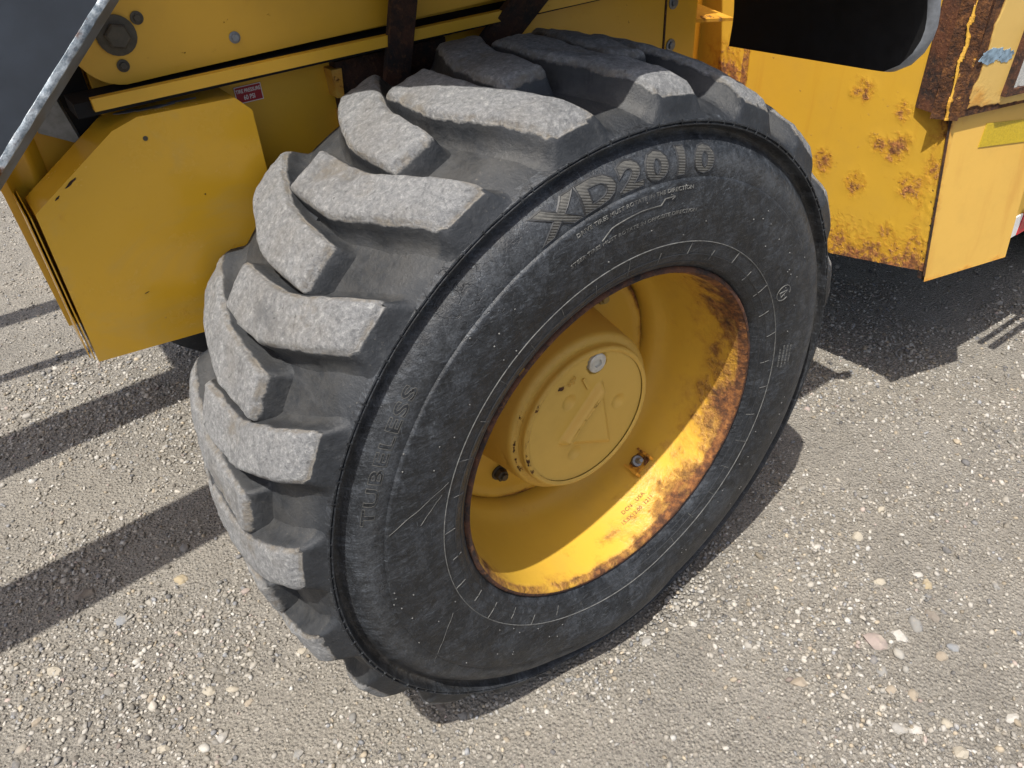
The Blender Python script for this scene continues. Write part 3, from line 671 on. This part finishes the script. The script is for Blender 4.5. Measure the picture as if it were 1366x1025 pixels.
# hub face with triangular boss, three dimples and a plug recess
nr, na = 90, 220; V = []; R_ = []; fr = []
TRI = [np.array(q) for q in ((.030, .062), (-.060, -.026), (.052, -.082))]
def tri_d(px, pz):
    d = 1e9
    q = np.array((px, pz)); ins = True; best = None
    for i in range(3):
        a, b = TRI[i], TRI[(i + 1) % 3]; e = b - a; nrm = np.array((-e[1], e[0])) / np.linalg.norm(e)
        dd = (q - a) @ nrm
        d = min(d, dd) if i else dd
    return d
for i in range(nr):
    r = .1392 * (i / (nr - 1)) + 1e-5
    for j in range(na):
        a = 2 * math.pi * j / na; px, pz = r * math.cos(a), r * math.sin(a); y = .0905
        d = tri_d(px, pz)
        up = 1 if True else 0
        y -= .0105 * min(1, max(0, (d + .007) / .012)) ** 1.0 if d > -.007 else 0
        # the raised upper-left flank of the boss
        e = TRI[1] - TRI[0]; L = np.linalg.norm(e); tpar = ((px - TRI[0][0]) * e[0] + (pz - TRI[0][1]) * e[1]) / L ** 2
        dn = abs((px - TRI[0][0]) * -e[1] + (pz - TRI[0][1]) * e[0]) / L
        if -.06 < tpar < 1.06: y -= .0100 * math.exp(-(dn / .0085) ** 4) * min(1, (tpar + .06) / .1, (1.06 - tpar) / .1)
        for cx, cz in ((-.043, .058), (.078, 0), (-.031, -.071)):
            q = math.hypot(px - cx, pz - cz)
            if q < .0165: y += .0085 * (1 - (q / .0165) ** 2)
        q = math.hypot(px - .022, pz - .117)
        if q < .0225: y += .006
        V.append((px, y, pz)); e_ = abs(dn) < .004 and -.02 < tpar < 1.02
        rr = .40 if (dn < .0035 and 0 < tpar < 1 and d > 0) else 0
        rr = max(rr, .27 * max(0, 1 - (.1392 - r) / .006) * (1 + math.cos(a - 3.3)))
        rr = max(rr, .62 * max(0, 1 - math.hypot(px + .062, pz - .098) / .018))
        R_.append(rr)
cap = mk('hub_face', V, [q[::-1] for q in grid_faces(nr, na, True)], YEL_HUB, None, True, {'rust': R_}, 60); cap.parent = hub
bm = bmesh.new(); lathe(bm, (.022, .096, .117), (0, -1, 0), [(0, .0195), (.0075, .0195), (.0090, .0180), (.0090, .0085), (.0045, .0080)], 28)
o = bmk('fill_plug', bm, simple('zinc_plug', (.50, .48, .42), .45, .3), None, angle=30); o.parent = hub
for i in range(6):
    v, f = text_mesh(['IIII', 'III II', 'IIII', 'II', 'II', 'I'][i], .0085, 0, .0006)
    # lines of cast numbers run down the face beside the plug
    a = math.radians(-52); x = v[:, 0] ; z = v[:, 1] - i * .0085 + .0
    Pq = np.column_stack([-.055 + x * math.cos(a) - z * math.sin(a) * .9 - .0, np.full(len(x), .0872) - v[:, 2], .107 + x * math.sin(a) + z * math.cos(a) * .9])
    if i < 3: o = mk('cast_numerals', Pq + np.array([.018, 0, .005]), f, YEL_HUB, None, False); o.parent = hub
bm = bmesh.new(); bar((-.012, .0878, .098), (.000, .0878, .070), .005, .003, up=(0, 1, 0), bm=bm)
o = bmk('cast_bar', bm, YEL_HUB, None, bevel=.0008); o.parent = hub
# wheel nuts on the disc
for i in range(9):
    a = math.radians(45 + i * 38); c = Vector((.2065 * math.cos(a), .2265, .2065 * math.sin(a)))
    bm = bmesh.new(); lathe(bm, c, (0, -1, 0), [(0, .0175), (.003, .0175)], 20); lathe(bm, c + Vector((0, -.004, 0)), (0, -1, 0), [(0, .0135), (.012, .0135), (.0135, .012)], 6); lathe(bm, c + Vector((0, -.016, 0)), (0, -1, 0), [(0, .0080), (.006, .0080), (.0075, .007)], 14)
    o = bmk('wheel_nut', bm, BOLTDK if i else simple('yellowed_nut', (.30, .22, .07), .6), None, angle=30); o.parent = disc
# valve stem in its bracket on the rim barrel
c = Vector((.180, .130, -.2445)); radial = Vector((.180, 0, -.2445)).normalized(); inn = -radial; tang = Vector((0, 1, 0)).cross(radial)
bm = bmesh.new()
base = c + radial * .004
bm2 = bmesh.new(); bar(base - Vector((0, .022, 0)), base + Vector((0, .016, 0)), .050, .005, up=radial, bm=bm2)
for s in (-1, 1): bar(base + tang * s * .023 - Vector((0, .020, 0)) , base + tang * s * .023 - Vector((0, .020, 0)) + inn * .020, .006, .018, up=(0, 1, 0), bm=bm2)
for sx_ in (-1, 1): bar(base + tang * sx_ * .023 + Vector((0, -.028, 0)) + inn * .006, base + tang * sx_ * .023 + Vector((0, .012, 0)) + inn * .006, .005, .016, up=radial, bm=bm2)
o = bmk('valve_bracket', bm2, paint('bracket_paint', rust=.42, w=77), None, bevel=.0015); o.parent = rim
vd = (inn * .75 + Vector((0, -.62, 0)) - tang * .15).normalized()
lathe(bm, base + inn * .001, vd, [(0, .0135), (.006, .0135), (.010, .0115), (.0105, .0065), (.030, .0062), (.031, .0052), (.041, .0048), (.042, .0035)], 18)
o = bmk('valve_stem', bm, BOLT, None, angle=30); o.parent = rim
# size stamp on the barrel
def barrel_r(y): return np.interp(y, [q[0] for q in RIMP[6:]], [q[1] for q in RIMP[6:]])
for body, a0, y0, sz_ in (('DCN   USA', -68, .068, .0125), ('15.5X12.00  1211', -69, .050, .0115)):
    v, f = text_mesh(body, sz_, .0003, .0, 0, 'CENTER', 1.1)
    th = math.radians(a0) + v[:, 0] / .315; y = y0 + v[:, 1]
    r = barrel_r(y) - .0006
    o = mk('size_stamp', np.column_stack([r * np.cos(th), y, r * np.sin(th)]), f, STAMP, None, False); o.parent = rim
# axle housing behind the wheel
bm = bmesh.new(); lathe(bm, (0, .23, 0), (0, 1, 0), [(0, .15), (.1, .16), (.25, .15), (.3, .12), (1.25, .12)], 24)
under(bmk('axle_housing', bm, DIRTY))

# ---- front frame side, ledge, lift arm plate
wall = under(bmk('frame_side', box(-.56, .592, .53, .56, .30, .905), YEL_IN, bevel=.004)); wall['label'] = 'mustard yellow frame side behind the tyre'
ledge = under(bmk('ledge', prism([(-.578, .455, .620), (.46, .455, .617), (.46, .455, .634), (-.578, .455, .637)], (0, .013, 0)), YEL_IN, bevel=.003))
# small set-back strip below the ledge
under(bmk('ledge_backing', box(-.50, .58, .5245, .5295, .606, .618), YEL_IN))
pts = [(-.514 + .066 * math.cos(a), .49, .703 + .066 * math.sin(a)) for a in np.linspace(math.radians(100), math.radians(265), 18)]
plate = under(bmk('lift_arm_plate', prism(pts + [(-.46, .49, .6385), (.52, .49, .652), (.52, .49, .90), (-.50, .49, .90)], (0, .03, 0)), YEL_IN, bevel=.003)); plate['label'] = 'yellow plate with rounded end and pivot pin'
def hexbolt(c, r, mat, parent, washer=1.5, name='bolt', axis=(0, -1, 0), hgt=.5):
    bm = bmesh.new(); a = Vector(axis)
    lathe(bm, c, a, [(0, r * washer), (r * .22, r * washer), (r * .26, r * washer * .94)], 24)
    lathe(bm, Vector(c) + a * r * .26, a, [(0, r), (r * hgt, r), (r * (hgt + .1), r * .85)], 6)
    o = bmk(name, bm, mat, None, angle=30); o.parent = parent; 
    return o
hexbolt((-.514, .489, .702), .0170, BOLTDK, plate, 1.55, 'pivot_pin')
hexbolt((-.481, .489, .7185), .0055, BOLTDK, plate, 1.6); hexbolt((-.518, .489, .6625), .0055, BOLTDK, plate, 1.55); hexbolt((-.354, .489, .670), .0062, BOLT, plate, 1.35)
# black strip that puts the gap's shade into colour
under(bmk('gap_dark_strip', box(-.60, .55, .4685, .529, .612, .632), BLACK))
# rusty bracket that carries the fender struts
br = under(bmk('fender_bracket', box(-.196, .02, .505, .529, .44, .600), RUST_DK, bevel=.004))
for z0, z1, xx in ((.545, .590, -.2045), (.470, .520, -.197)):
    o = under(bmk('peeling_edge', prism([(xx, .500, z0), (xx + .012, .498, z0 - .002), (xx + .016, .499, z1), (xx - .002, .501, z1)], (0, .03, 0)), paint('peeling_paint', rust=.40, base=(.55, .36, .07), w=81), bevel=.003))
s1 = bmesh.new(); bar((-.128, .485, .44), (-.062, .425, .83), .046, .012, up=(0, 1, 0), bm=s1); bar((-.108, .500, .44), (-.042, .440, .83), .012, .035, up=(0, 1, 0), bm=s1)
o = under(bmk('fender_strut', s1, rusty_steel('brown_strut_steel', .52, 9), bevel=.003)); o['label'] = 'rusty brown strut standing behind the tyre'
s2 = bmesh.new(); bar((.045, .487, .525), (.315, .40, .80), .060, .014, up=(0, 1, 0), bm=s2); bar((.155, .49, .52), (.155, .49, .60), .030, .02, up=(0, 1, 0), bm=s2)
o = under(bmk('fender_strut', s2, rusty_steel('dark_strut_steel', .36, 19), bevel=.003)); o['label'] = 'dark slanting strut behind the tyre'
# tyre pressure sticker
def quadpt(o, ex, ez, u, v): return o + ex * u + ez * v
stk = mk('pressure_sticker', [(-.3635, .5285, .5635), (-.3185, .5285, .5635), (-.3185, .5285, .5900), (-.3635, .5285, .5900), (-.3635, .5297, .5635), (-.3185, .5297, .5635), (-.3185, .5297, .5900), (-.3635, .5297, .5900)],
    [(0, 1, 2, 3), (7, 6, 5, 4), (0, 4, 5, 1), (1, 5, 6, 2), (2, 6, 7, 3), (3, 7, 4, 0)], STICK_R, None, False); under(stk, wall); stk['label'] = 'small red sticker reading TIRE PRESSURE 60 PSI'
for body, z0, sz_ in (('TIRE PRESSURE', .5795, .0072), ('60 PSI', .5685, .0090)):
    v, f = text_mesh(body, sz_, .00012, 0, 0, 'CENTER'); v = v * np.array([.86, 1.12, 1])
    o = mk('sticker_print', np.column_stack([-.341 + v[:, 0], np.full(len(v), .5281), z0 + v[:, 1]]), f, STICK_W, None, False); under(o, stk)
bm = bmesh.new()
for x0, x1, z0, z1 in ((-.3632, -.3188, .5638, .5648), (-.3632, -.3188, .5887, .5897), (-.3632, -.3622, .5648, .5887), (-.3198, -.3188, .5648, .5887)): box(x0, x1, .5281, .5284, z0, z1, bm)
o = bmk('sticker_border', bm, STICK_W, None, False); under(o, stk)

# ---- guard box at the left
gp = [(-.702, .259), (-.40, .232), (-.375, .30), (-.3665, .45), (-.3665, .575), (-.388, .598), (-.530, .603), (-.568, .592), (-.699, .508)]
bm = prism([(x, .45, z) for x, z in gp], (0, .078, 0))
guard = under(bmk('side_guard', bm, YEL_BOX, bevel=.017, seg=6, angle=60)); guard['label'] = 'mustard yellow sheet metal guard box left of the tyre'
for (x, z, r) in ((-.528, .572, .0036), (-.385, .455, .0046)):
    bm = bmesh.new(); lathe(bm, (x, .4505, z), (0, -1, 0), [(0, r), (.0009, r), (.0011, r * .5)], 14)
    o = bmk('plugged_hole', bm, BOLTDK); under(o, guard)
def chip(x, y, z, rx, rz_, rot, sd_, par):
    pts = []
    for a in np.linspace(0, 2 * math.pi, 22, endpoint=False):
        k = 1 + .5 * nz((math.cos(a), math.sin(a), 0), 1.8, sd_); u, v = rx * k * math.cos(a), rz_ * k * math.sin(a)
        pts.append((x + u * math.cos(rot) - v * math.sin(rot), y, z + u * math.sin(rot) + v * math.cos(rot)))
    o = bmk('paint_chip', prism(pts, (0, .0008, 0)), RUST_DK, None, False); under(o, par)
for i_, (x, z, rx, rz_, rot) in enumerate(((-.641, .5385, .011, .0016, .55), (-.665, .5225, .004, .0012, .6), (-.47, .47, .0012, .001, 0), (-.60, .345, .004, .0006, .2))):
    chip(x, .4494, z, rx, rz_, rot, i_ * 2.3, guard)
for i_, (x, y, rx, ry) in enumerate(((-.50, .478, .030, .006), (-.455, .486, .022, .004), (-.535, .482, .016, .007))):
    pts = []
    for a in np.linspace(0, 2 * math.pi, 26, endpoint=False):
        k = 1 + .6 * nz((math.cos(a), math.sin(a), 0), 2.4, i_ * 4.1 + 2); px = x + rx * k * math.cos(a); pts.append((px, y + ry * k * math.sin(a), .5975 + (-.388 - px) * .035 + .0012))
    o = bmk('scraped_patch', prism(pts, (0, 0, .0008)), simple('scraped_grey', (.13, .125, .12), .6, var=.5, scale=60), None, False); under(o, guard)
# folded flange sheets at its left edge
for dx, dy in ((-.7065, .452), (-.7115, .462)):
    o = under(bmk('flange_sheet', prism([(dx, dy, .264), (dx, dy, .505), (dx, .56, .52), (dx, .56, .27)], (.0016, 0, 0)), YEL_BOX))
bm = bmesh.new()
prof = [(-.712, .535), (-.703, .548), (-.690, .552), (-.678, .545), (-.668, .548), (-.655, .563)]
vs = []
for z in (.30, .585):
    for x, y in prof: vs.append((x, y, z))
o = under(mk('folded_sheet', vs, grid_faces(2, len(prof)), YEL_BOX))
under(bmk('frame_end', prism([(-.716, .575, .27), (-.50, .565, .27), (-.50, .565, .66), (-.735, .575, .66), (-.722, .575, .50)], (0, .02, 0)), YEL_IN, bevel=.003))
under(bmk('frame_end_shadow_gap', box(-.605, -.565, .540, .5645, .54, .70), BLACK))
under(bmk('grille_panel', prism([(-.648, .545, .585), (-.600, .53, .560), (-.612, .535, .632), (-.648, .545, .640)], (.004, .006, 0)), BOLT))

# ---- dark slate plate, top left, with bare worn edge
A = Vector((-.480, .36, .810)); B = Vector((-.795, .36, .529)); up = Vector((-.55, 0, .62)).normalized()
nrm = Vector((B - A)).cross(Vector((0, 1, 0))).normalized()
if nrm.z < 0: nrm = -nrm
pl = [A, B, B + nrm * .35, A + nrm * .35]
dark = under(bmk('slate_plate', prism([p_ + nrm * .011 for p_ in pl], (0, .05, 0)), SLATE, bevel=.002)); dark['label'] = 'dark slate grey steel plate with bare worn edge'
bm = bmesh.new(); n_ = 60
for i in range(n_ + 1): pass
V = []; cs = [(.0126, .0005), (.0120, -.0008), (.0075, -.0012), (.0030, -.0008), (.0022, .0005), (.0010, .004), (.0010, .006)]
for i in range(n_ + 1):
    p_ = A + (B - A) * i / n_
    for k_, (dn, dy) in enumerate(cs):
        q = p_ + nrm * (dn + .0008 * nz(p_, 60, k_ * 2.2)) + Vector((0, dy + .0008 * nz(p_, 80, k_ + 9), 0)); V.append(tuple(q))
edge_mat = (lambda t: t.done(t.mix(t.rng(t.math('ADD', t.noise(30, 7, .7), t.attr('rust')), .55, .75), t.mix(t.rng(t.noise(70, 8, .75), .35, .68), (.16, .20, .24), (.56, .61, .65)), rust_col(t)), .5, .25, t.bump(t.noise(70, 6, .7), .7, .003)))(NT('worn_plate_edge'))
RA = [max(0, (i / n_ - .66)) * 3.2 for i in range(n_ + 1) for _ in cs]
o = mk('worn_edge', V, grid_faces(n_ + 1, len(cs)), edge_mat, None, True, {'rust': RA}, 50); under(o, dark)
fl = [p_ + nrm * a_ + Vector((0, b_, 0)) for p_ in (A, B) for a_, b_ in ((.0015, .004), (-.014, .030))]
o = bmk('edge_flange', prism([fl[0], fl[1], fl[3], fl[2]], Vector((0, .006, 0)) + nrm * .004), simple('blue_grey_flange', (.12, .14, .165), .45, var=.3, scale=30), None); under(o, dark)

# ---- hinge post, bolts and shelf at the right end of the frame
post = under(bmk('hinge_post', box(.598, .70, .535, .57, .0, .905), YEL_IN, bevel=.004))
under(bmk('rusty_seam', box(.5925, .5975, .528, .56, .0, .905), RUST))
hexbolt((.622, .534, .556), .0085, BOLT, post, 1.6, axis=(0, -1, 0)); hexbolt((.622, .534, .468), .0085, BOLT, post, 1.6, axis=(0, -1, 0))
under(bmk('recess_panel', prism([(.70, .56, .0), (1.13, .90, .0), (1.13, .90, 1.0), (.70, .56, 1.0)], (.02, .03, 0)), YEL_IN))
o = under(bmk('shelf', prism([(.640, .535, .510), (.86, .56, .474), (.93, .74, .470), (.70, .575, .512)], (0, 0, .007)), paint('shelf_paint', rust=.34, w=91), bevel=.002))

# ---- rear body: blistered front panel, outer panel, peeling lamp housing
ny, nzv = 190, 130; V = []; RU = []
BL_ = [(.343, .300, .030, 1.0), (.234, .276, .027, .9), (.316, .062, .034, 1.0), (.171, .098, .034, 1.0), (.237, .176, .034, 1.0), (.205, .205, .022, .7), (.285, .182, .023, .7), (.423, .093, .034, 1.1), (.375, .29, .012, .6), (.20, -.03, .02, .6), (.80, .28, .075, .8), (.78, .24, .05, .7)]
for i in range(nzv):
    for j in range(ny):
        u = j / (ny - 1); v = i / (nzv - 1)
        z = -.10 + v * 1.12; yo = .067 + (z + .10) * .115 if z < .285 else .111
        y = yo + u * (.98 - yo); zz = z - (.055 * min(1, u / .3) * (1 - v) ** 6)
        ru = 0; h = 0
        for by, bz, br_, k in BL_:
            d = math.hypot(y - by, zz - bz) / (br_ * 1.25)
            if d < 1.6:
                g = math.exp(-(d * 1.15) ** 4); n_ = fbm((y, zz, 1), 70, by * 9); ru += k * g * (.40 + .12 * n_) ; h += g * (.0012 + .002 * n_)
        for by, bz, br_, k in BL_[:8]:
            if zz < bz and abs(y - by) < .03:
                ru += .24 * math.exp(-((y - by - .006 * nz((0, zz * 9, by * 40), 1)) / .008) ** 2) * max(0, 1 - (bz - zz) / .13) * (.6 + .6 * nz((y, zz, 2), 60))
        e = max(0, 1 - (y - yo) / .075); ru += .74 * e * (.5 + .8 * fbm((y, zz, 2), 16, 3)) * (1 if z < .30 else .3)
        b = max(0, 1 - v / .11); ru += b * (.56 + .25 * fbm((y, zz, 3), 22, 5)); h += (b + e) * .0025 * fbm((y, zz, 3), 70, 8)
        if abs(y - .722) < .011: ru += .40; 
        V.append((1.13 - h, y, zz)); RU.append(min(1, max(0, ru)))
panel = under(mk('blistered_panel', V, grid_faces(nzv, ny), YEL_P1, None, True, {'rust': RU})); panel['label'] = 'sunlit yellow panel dotted with rust blisters'
def on_p2(x, z, off=0.0): return Vector((x, .065 - .24 * (x - 1.13) + .12 * (z + .12) - off, z))
# outer panel with folded lip
V = []; RU = []; nx, nzv = 50, 70
for i in range(nzv):
    for j in range(nx):
        v = i / (nzv - 1); u = j / (nx - 1); z = -.125 + v * .42 + (1 - v) * .0 * u
        x = 1.1235 + u * (.2765 + .03 * v); p_ = on_p2(x, z, .004); V.append(tuple(p_))
        b = max(0, 1 - v / .06); l_ = max(0, 1 - u / .07)
        RU.append(min(1, .30 * b + l_ * (.34 if v > .3 else .16) + .30 * max(0, 1 - (1 - v) / .10) * (1 - .6 * u)))
outer = under(mk('outer_panel', V, grid_faces(nzv, nx), YEL_P2, None, True, {'rust': RU})); outer['label'] = 'faded yellow outer panel with yellow reflector sticker'
bm = prism([on_p2(1.131, -.124, -.0015), on_p2(1.40, -.124, -.0015), on_p2(1.43, .29, -.0015), on_p2(1.131, .29, -.0015)], (0, .02, 0))
under(bmk('outer_panel_backing', bm, RUST_DK, None))
o = mk('edge_gap', [tuple(on_p2(1.1215, -.11, .000)), tuple(on_p2(1.1240, -.11, .0046)), tuple(on_p2(1.1240, .285, .0046)), tuple(on_p2(1.1215, .285, .000))], [(0, 1, 2, 3)], RUST_DK, None, False); under(o, outer)
# reflector sticker on it
q = [(1.222, .202), (1.412, .184), (1.412, .238), (1.236, .256)]
bm = prism([on_p2(x, z, .0062) for x, z in q], (0, .0015, 0)); o = bmk('reflector_sticker', bm, STICK_Y, None, False); under(o, outer)
# lamp housing above
HF = lambda x, z, off=0: Vector((x, .095 - .24 * (x - 1.13) - .03 * (z - .29) - off, z))
V = []; RU = []; nx, nzv = 110, 130
for i in range(nzv):
    for j in range(nx):
        u = j / (nx - 1); v = i / (nzv - 1); z = .292 + v * .36; x = 1.118 + u * .42; p_ = HF(x, z, .001)
        left = .028 + .010 * fbm((x * 1, z, 0), 22, 2); ru = 0
        d = (x - 1.118)
        ru += 1.2 * max(0, min(1, (.014 + .05 * (z - .29) + .016 * fbm((0, z, 0), 14, 4) - d) / .005))
        bt = z - .292; ru += 1.0 * max(0, min(1, (.010 + .022 * max(0, fbm((x, 0, 5), 16, 6)) - bt) / .004))
        ru += .34 * max(0, 1 - d / .16) * max(0, 1 - bt / .16) * (.8 + fbm((x, z, 1), 12, 3)) + .22 * max(0, 1 - bt / .07)
        k = min(1, ru)
        p_ = p_ - Vector((0, .0035 * (1 - k) , 0)); V.append(tuple(p_)); RU.append(k)
house = under(mk('lamp_housing_face', V, grid_faces(nzv, nx), YEL_P3, None, True, {'rust': RU})); house['label'] = 'peeling yellow lamp housing with blue paint smear'
hb = prism([HF(1.119, .2925, -.003), HF(1.538, .2925, -.003), HF(1.538, .2925, -.003) + Vector((0, .5, 0)), Vector((1.119, .20, .2925)), Vector((1.108, .145, .2925))], (0, 0, .36))
under(bmk('lamp_housing', hb, RUST, bevel=.003)); 
# rusty side flakes: inner side face of the housing with a ragged fold
V = []; RU = []
for i in range(80):
    for j in range(30):
        z = .286 + i / 79 * .37; u = j / 29; y = .094 + u * .052
        x = 1.117 - .026 * u - .004 * fbm((y, z, 4), 18, 2) - (.005 if abs(y - .118 - .012 * fbm((0, z, 0), 9, 1)) < .004 else 0)
        V.append((x, y, z)); RU.append(.82 + .55 * fbm((y, z, 9), 26, 5) if abs(y - .118 - .012 * fbm((0, z, 0), 9, 1)) > .0035 * (1 + 1.4 * fbm((0, z, 7), 30, 4)) else .22)
o = under(mk('rusted_side_face', V, grid_faces(80, 30), paint('rust_scale', w=95, base=(.66, .38, .05), bumpy=1.6, dk=.62), None, True, {'rust': RU}))
# blue smear
for cx, cz, rx, rz_, sd_ in ((1.155, .424, .030, .017, 3), (1.200, .417, .020, .014, 8)):
    pts = []
    for a in np.linspace(0, 2 * math.pi, 60, endpoint=False):
        k = 1 + .30 * nz((math.cos(a), math.sin(a), 0), 2.2, sd_) + .25 * nz((math.cos(a), math.sin(a), 0), 6, sd_); pts.append(HF(cx + rx * k * math.cos(a), cz + rz_ * k * math.sin(a), .0054))
    o = bmk('blue_paint_smear', prism(pts, (0, .0009, 0)), BLUEP, None, False); under(o, house)
# lamp: rusty frame and lens
fr = bmesh.new()
for x0, x1, z0, z1 in ((1.228, 1.48, .324, .340), (1.228, 1.48, .462, .476), (1.228, 1.244, .340, .462), (1.464, 1.48, .340, .462)):
    prism([HF(x0, z0, .016), HF(x1, z0, .016), HF(x1, z1, .016), HF(x0, z1, .016)], (0, .02, 0), fr)
lamp = bmk('lamp_frame', fr, RUST, None, bevel=.002); under(lamp, house)
bm = bmesh.new(); V = []
for i in range(24):
    for j in range(40):
        x = 1.245 + j / 39 * .218; z = .341 + i / 23 * .120; V.append(tuple(HF(x, z, .009 + .004 * abs(math.sin(j * .8)))))
o = mk('lamp_lens', V, grid_faces(24, 40), LENS, None, True); under(o, house)
# body core, step and tape to the right
under(bmk('rear_body', box(1.145, 3.2, .16, 1.9, -.085, 1.25), DIRTY, bevel=.01))
tp = bmesh.new()
tape = under(bmk('sill_panel', prism([(1.40, .045, -.125), (2.4, .02, -.125), (2.4, .02, .29), (1.40, .045, .29)], (0, .08, 0)), YEL_P1, bevel=.004))
for i in range(5):
    o = bmk('reflective_tape', box(1.445 + i * .09, 1.533 + i * .09, .037 - i * .0022, .041 - i * .0022, -.120, -.055), STICK_W if i % 2 == 0 else TAPE_R, None, False); under(o, tape)
# open step tread under the sill: longitudinal bars
st = bmesh.new()
under(bmk('step_rail', box(1.45, 1.92, -.090, -.070, .115, .14), RUST_DK))
for i in range(4): under(bmk('step_bar', box(1.45, 1.72, -.050 + i * .042, -.035 + i * .042, .115, .14), RUST_DK))
under(bmk('step_end', box(1.72, 1.90, -.0695, .10, .115, .14), RUST_DK))
# rear wheel just beyond the frame edge
rw = bmesh.new(); lathe(rw, (2.75, .12, 0), (0, 1, 0), [(0, .38), (-.02, .45), (0, .55), (.03, .60), (.2, .62), (.4, .60)], 48)
under(bmk('rear_tyre', rw, SIDE))

# ---- fender: curved over the tyre, its rear end dropping into view at the top right
path = [(-.26, .835), (-.05, .865), (.16, .872), (.34, .855), (.50, .815), (.62, .755), (.70, .680), (.748, .600), (.766, .535), (.762, .470)]
def smooth_path(P_, n):
    P_ = np.array(P_); d = np.r_[0, np.cumsum(np.hypot(*np.diff(P_, axis=0).T))]; t_ = np.linspace(0, d[-1], n)
    out = []
    for s_ in t_:
        i = min(max(np.searchsorted(d, s_) - 1, 0), len(P_) - 2); p0 = P_[max(i - 1, 0)]; p1 = P_[i]; p2 = P_[i + 1]; p3 = P_[min(i + 2, len(P_) - 1)]
        u = (s_ - d[i]) / (d[i + 1] - d[i]); out.append(.5 * ((2 * p1) + (-p0 + p2) * u + (2 * p0 - 5 * p1 + 4 * p2 - p3) * u ** 2 + (-p0 + 3 * p1 - 3 * p2 + p3) * u ** 3))
    return np.array(out)
pp = smooth_path(path, 60); tan = np.gradient(pp, axis=0); tan /= np.linalg.norm(tan, axis=1)[:, None]; nr_ = np.column_stack([-tan[:, 1], tan[:, 0]])
if nr_[30][1] < 0: nr_ = -nr_
yin, yout = .485, .0
def fsec(i):
    # cross section from inboard to outboard: (y, offset along outward normal); a rounded lower outer corner near the rear end
    s_ = i / 59; cut = .034 * min(1, max(0, (s_ - .45) / .4))
    if s_ > .91: cut += .062 * ((s_ - .91) / .09) ** 3
    return [(yin, 0), (.30, .0), (.15, .0), (yout + .03 + cut, .0), (yout + .004 + cut, .003), (yout - .006 + cut, .012), (yout - .008 + cut, .024), (yout - .002 + cut, .034)]
V = []
for i in range(60):
    for y, o_ in fsec(i): V.append((pp[i][0] + nr_[i][0] * o_, y, pp[i][1] + nr_[i][1] * o_))
nsec = len(fsec(0)); f = grid_faces(60, nsec)
SH = lambda i, y: -.48 * (y - .02) * max(0, 1 - i / 14) + .08 * max(0, 1 - i / 14)
DZ = lambda i, y: -.020 * max(0, (i - 50) / 9) * max(0, (y - .05) / .4)
V = [(v[0] + SH(j // nsec, v[1]), v[1], v[2] + DZ(j // nsec, v[1])) for j, v in enumerate(V)]
V2 = []
for i in range(60):
    for k_, (y, o_) in enumerate(fsec(i)):
        off = .008 if k_ < 5 else .004
        V2.append((pp[i][0] + SH(i, y) + nr_[i][0] * (o_ + off), y + (.006 if k_ >= 5 else .004 if k_ == 4 else 0), pp[i][1] + DZ(i, y) + nr_[i][1] * (o_ + off)))
nV = len(V); F = list(f) + [tuple(nV + q for q in reversed(ff)) for ff in f]
F += [(59 * nsec + k_, 59 * nsec + k_ + 1, nV + 59 * nsec + k_ + 1, nV + 59 * nsec + k_) for k_ in range(nsec - 1)] + [(k_ + 1, k_, nV + k_, nV + k_ + 1) for k_ in range(nsec - 1)]
F += [(i * nsec, (i + 1) * nsec, nV + (i + 1) * nsec, nV + i * nsec) for i in range(59)]
fender = under(mk('fender', V + V2, F, BLACK, None, True, None, 40)); fender['label'] = 'black plastic fender end hanging behind the tyre'
fender.data.materials.append(FENDG)
for pl_ in fender.data.polygons:
    ks = [v % nsec for v in pl_.vertices]
    if min(ks) >= 4: pl_.material_index = 1

# far front wheel on the other side of the axle, and unseen tubes added to cast thin shadow bands
ft = bmesh.new(); lathe(ft, (0, 1.52, 0), (0, 1, 0), [(0, .36), (-.01, .5), (.02, .58), (.05, .602), (.35, .602), (.38, .58), (.4, .4)], 48); under(bmk('far_tyre', ft, TREAD))
for yy_, rr2, zz_ in ((1.78, .028, .95), (2.22, .05, .95)):
    cb = bmesh.new(); lathe(cb, (-2.5, yy_, zz_), (1, 0, 0), [(0, rr2), (1.5, rr2), (1.5, rr2 * .7), (1.9, rr2 * .7)], 20); under(bmk('shadow_tube', cb, YEL))

# ---- slab added above the picture to shade the frame, and lift arms shading the ground
under(bmk('shade_slab', box(-1.19, .42, .290, 1.60, 1.25, 1.32), YEL_IN, bevel=.005))
for y0, y1 in ((.60, .785), (1.25, 1.43)):
    under(bmk('lift_arm', prism([(-2.4, y0, .66), (-1.5, y0, .86), (-.9, y0, .985), (-.9, y0, 1.12), (-1.5, y0, 1.06), (-2.4, y0, .82)], (0, y1 - y0, 0)), YEL, bevel=.01))
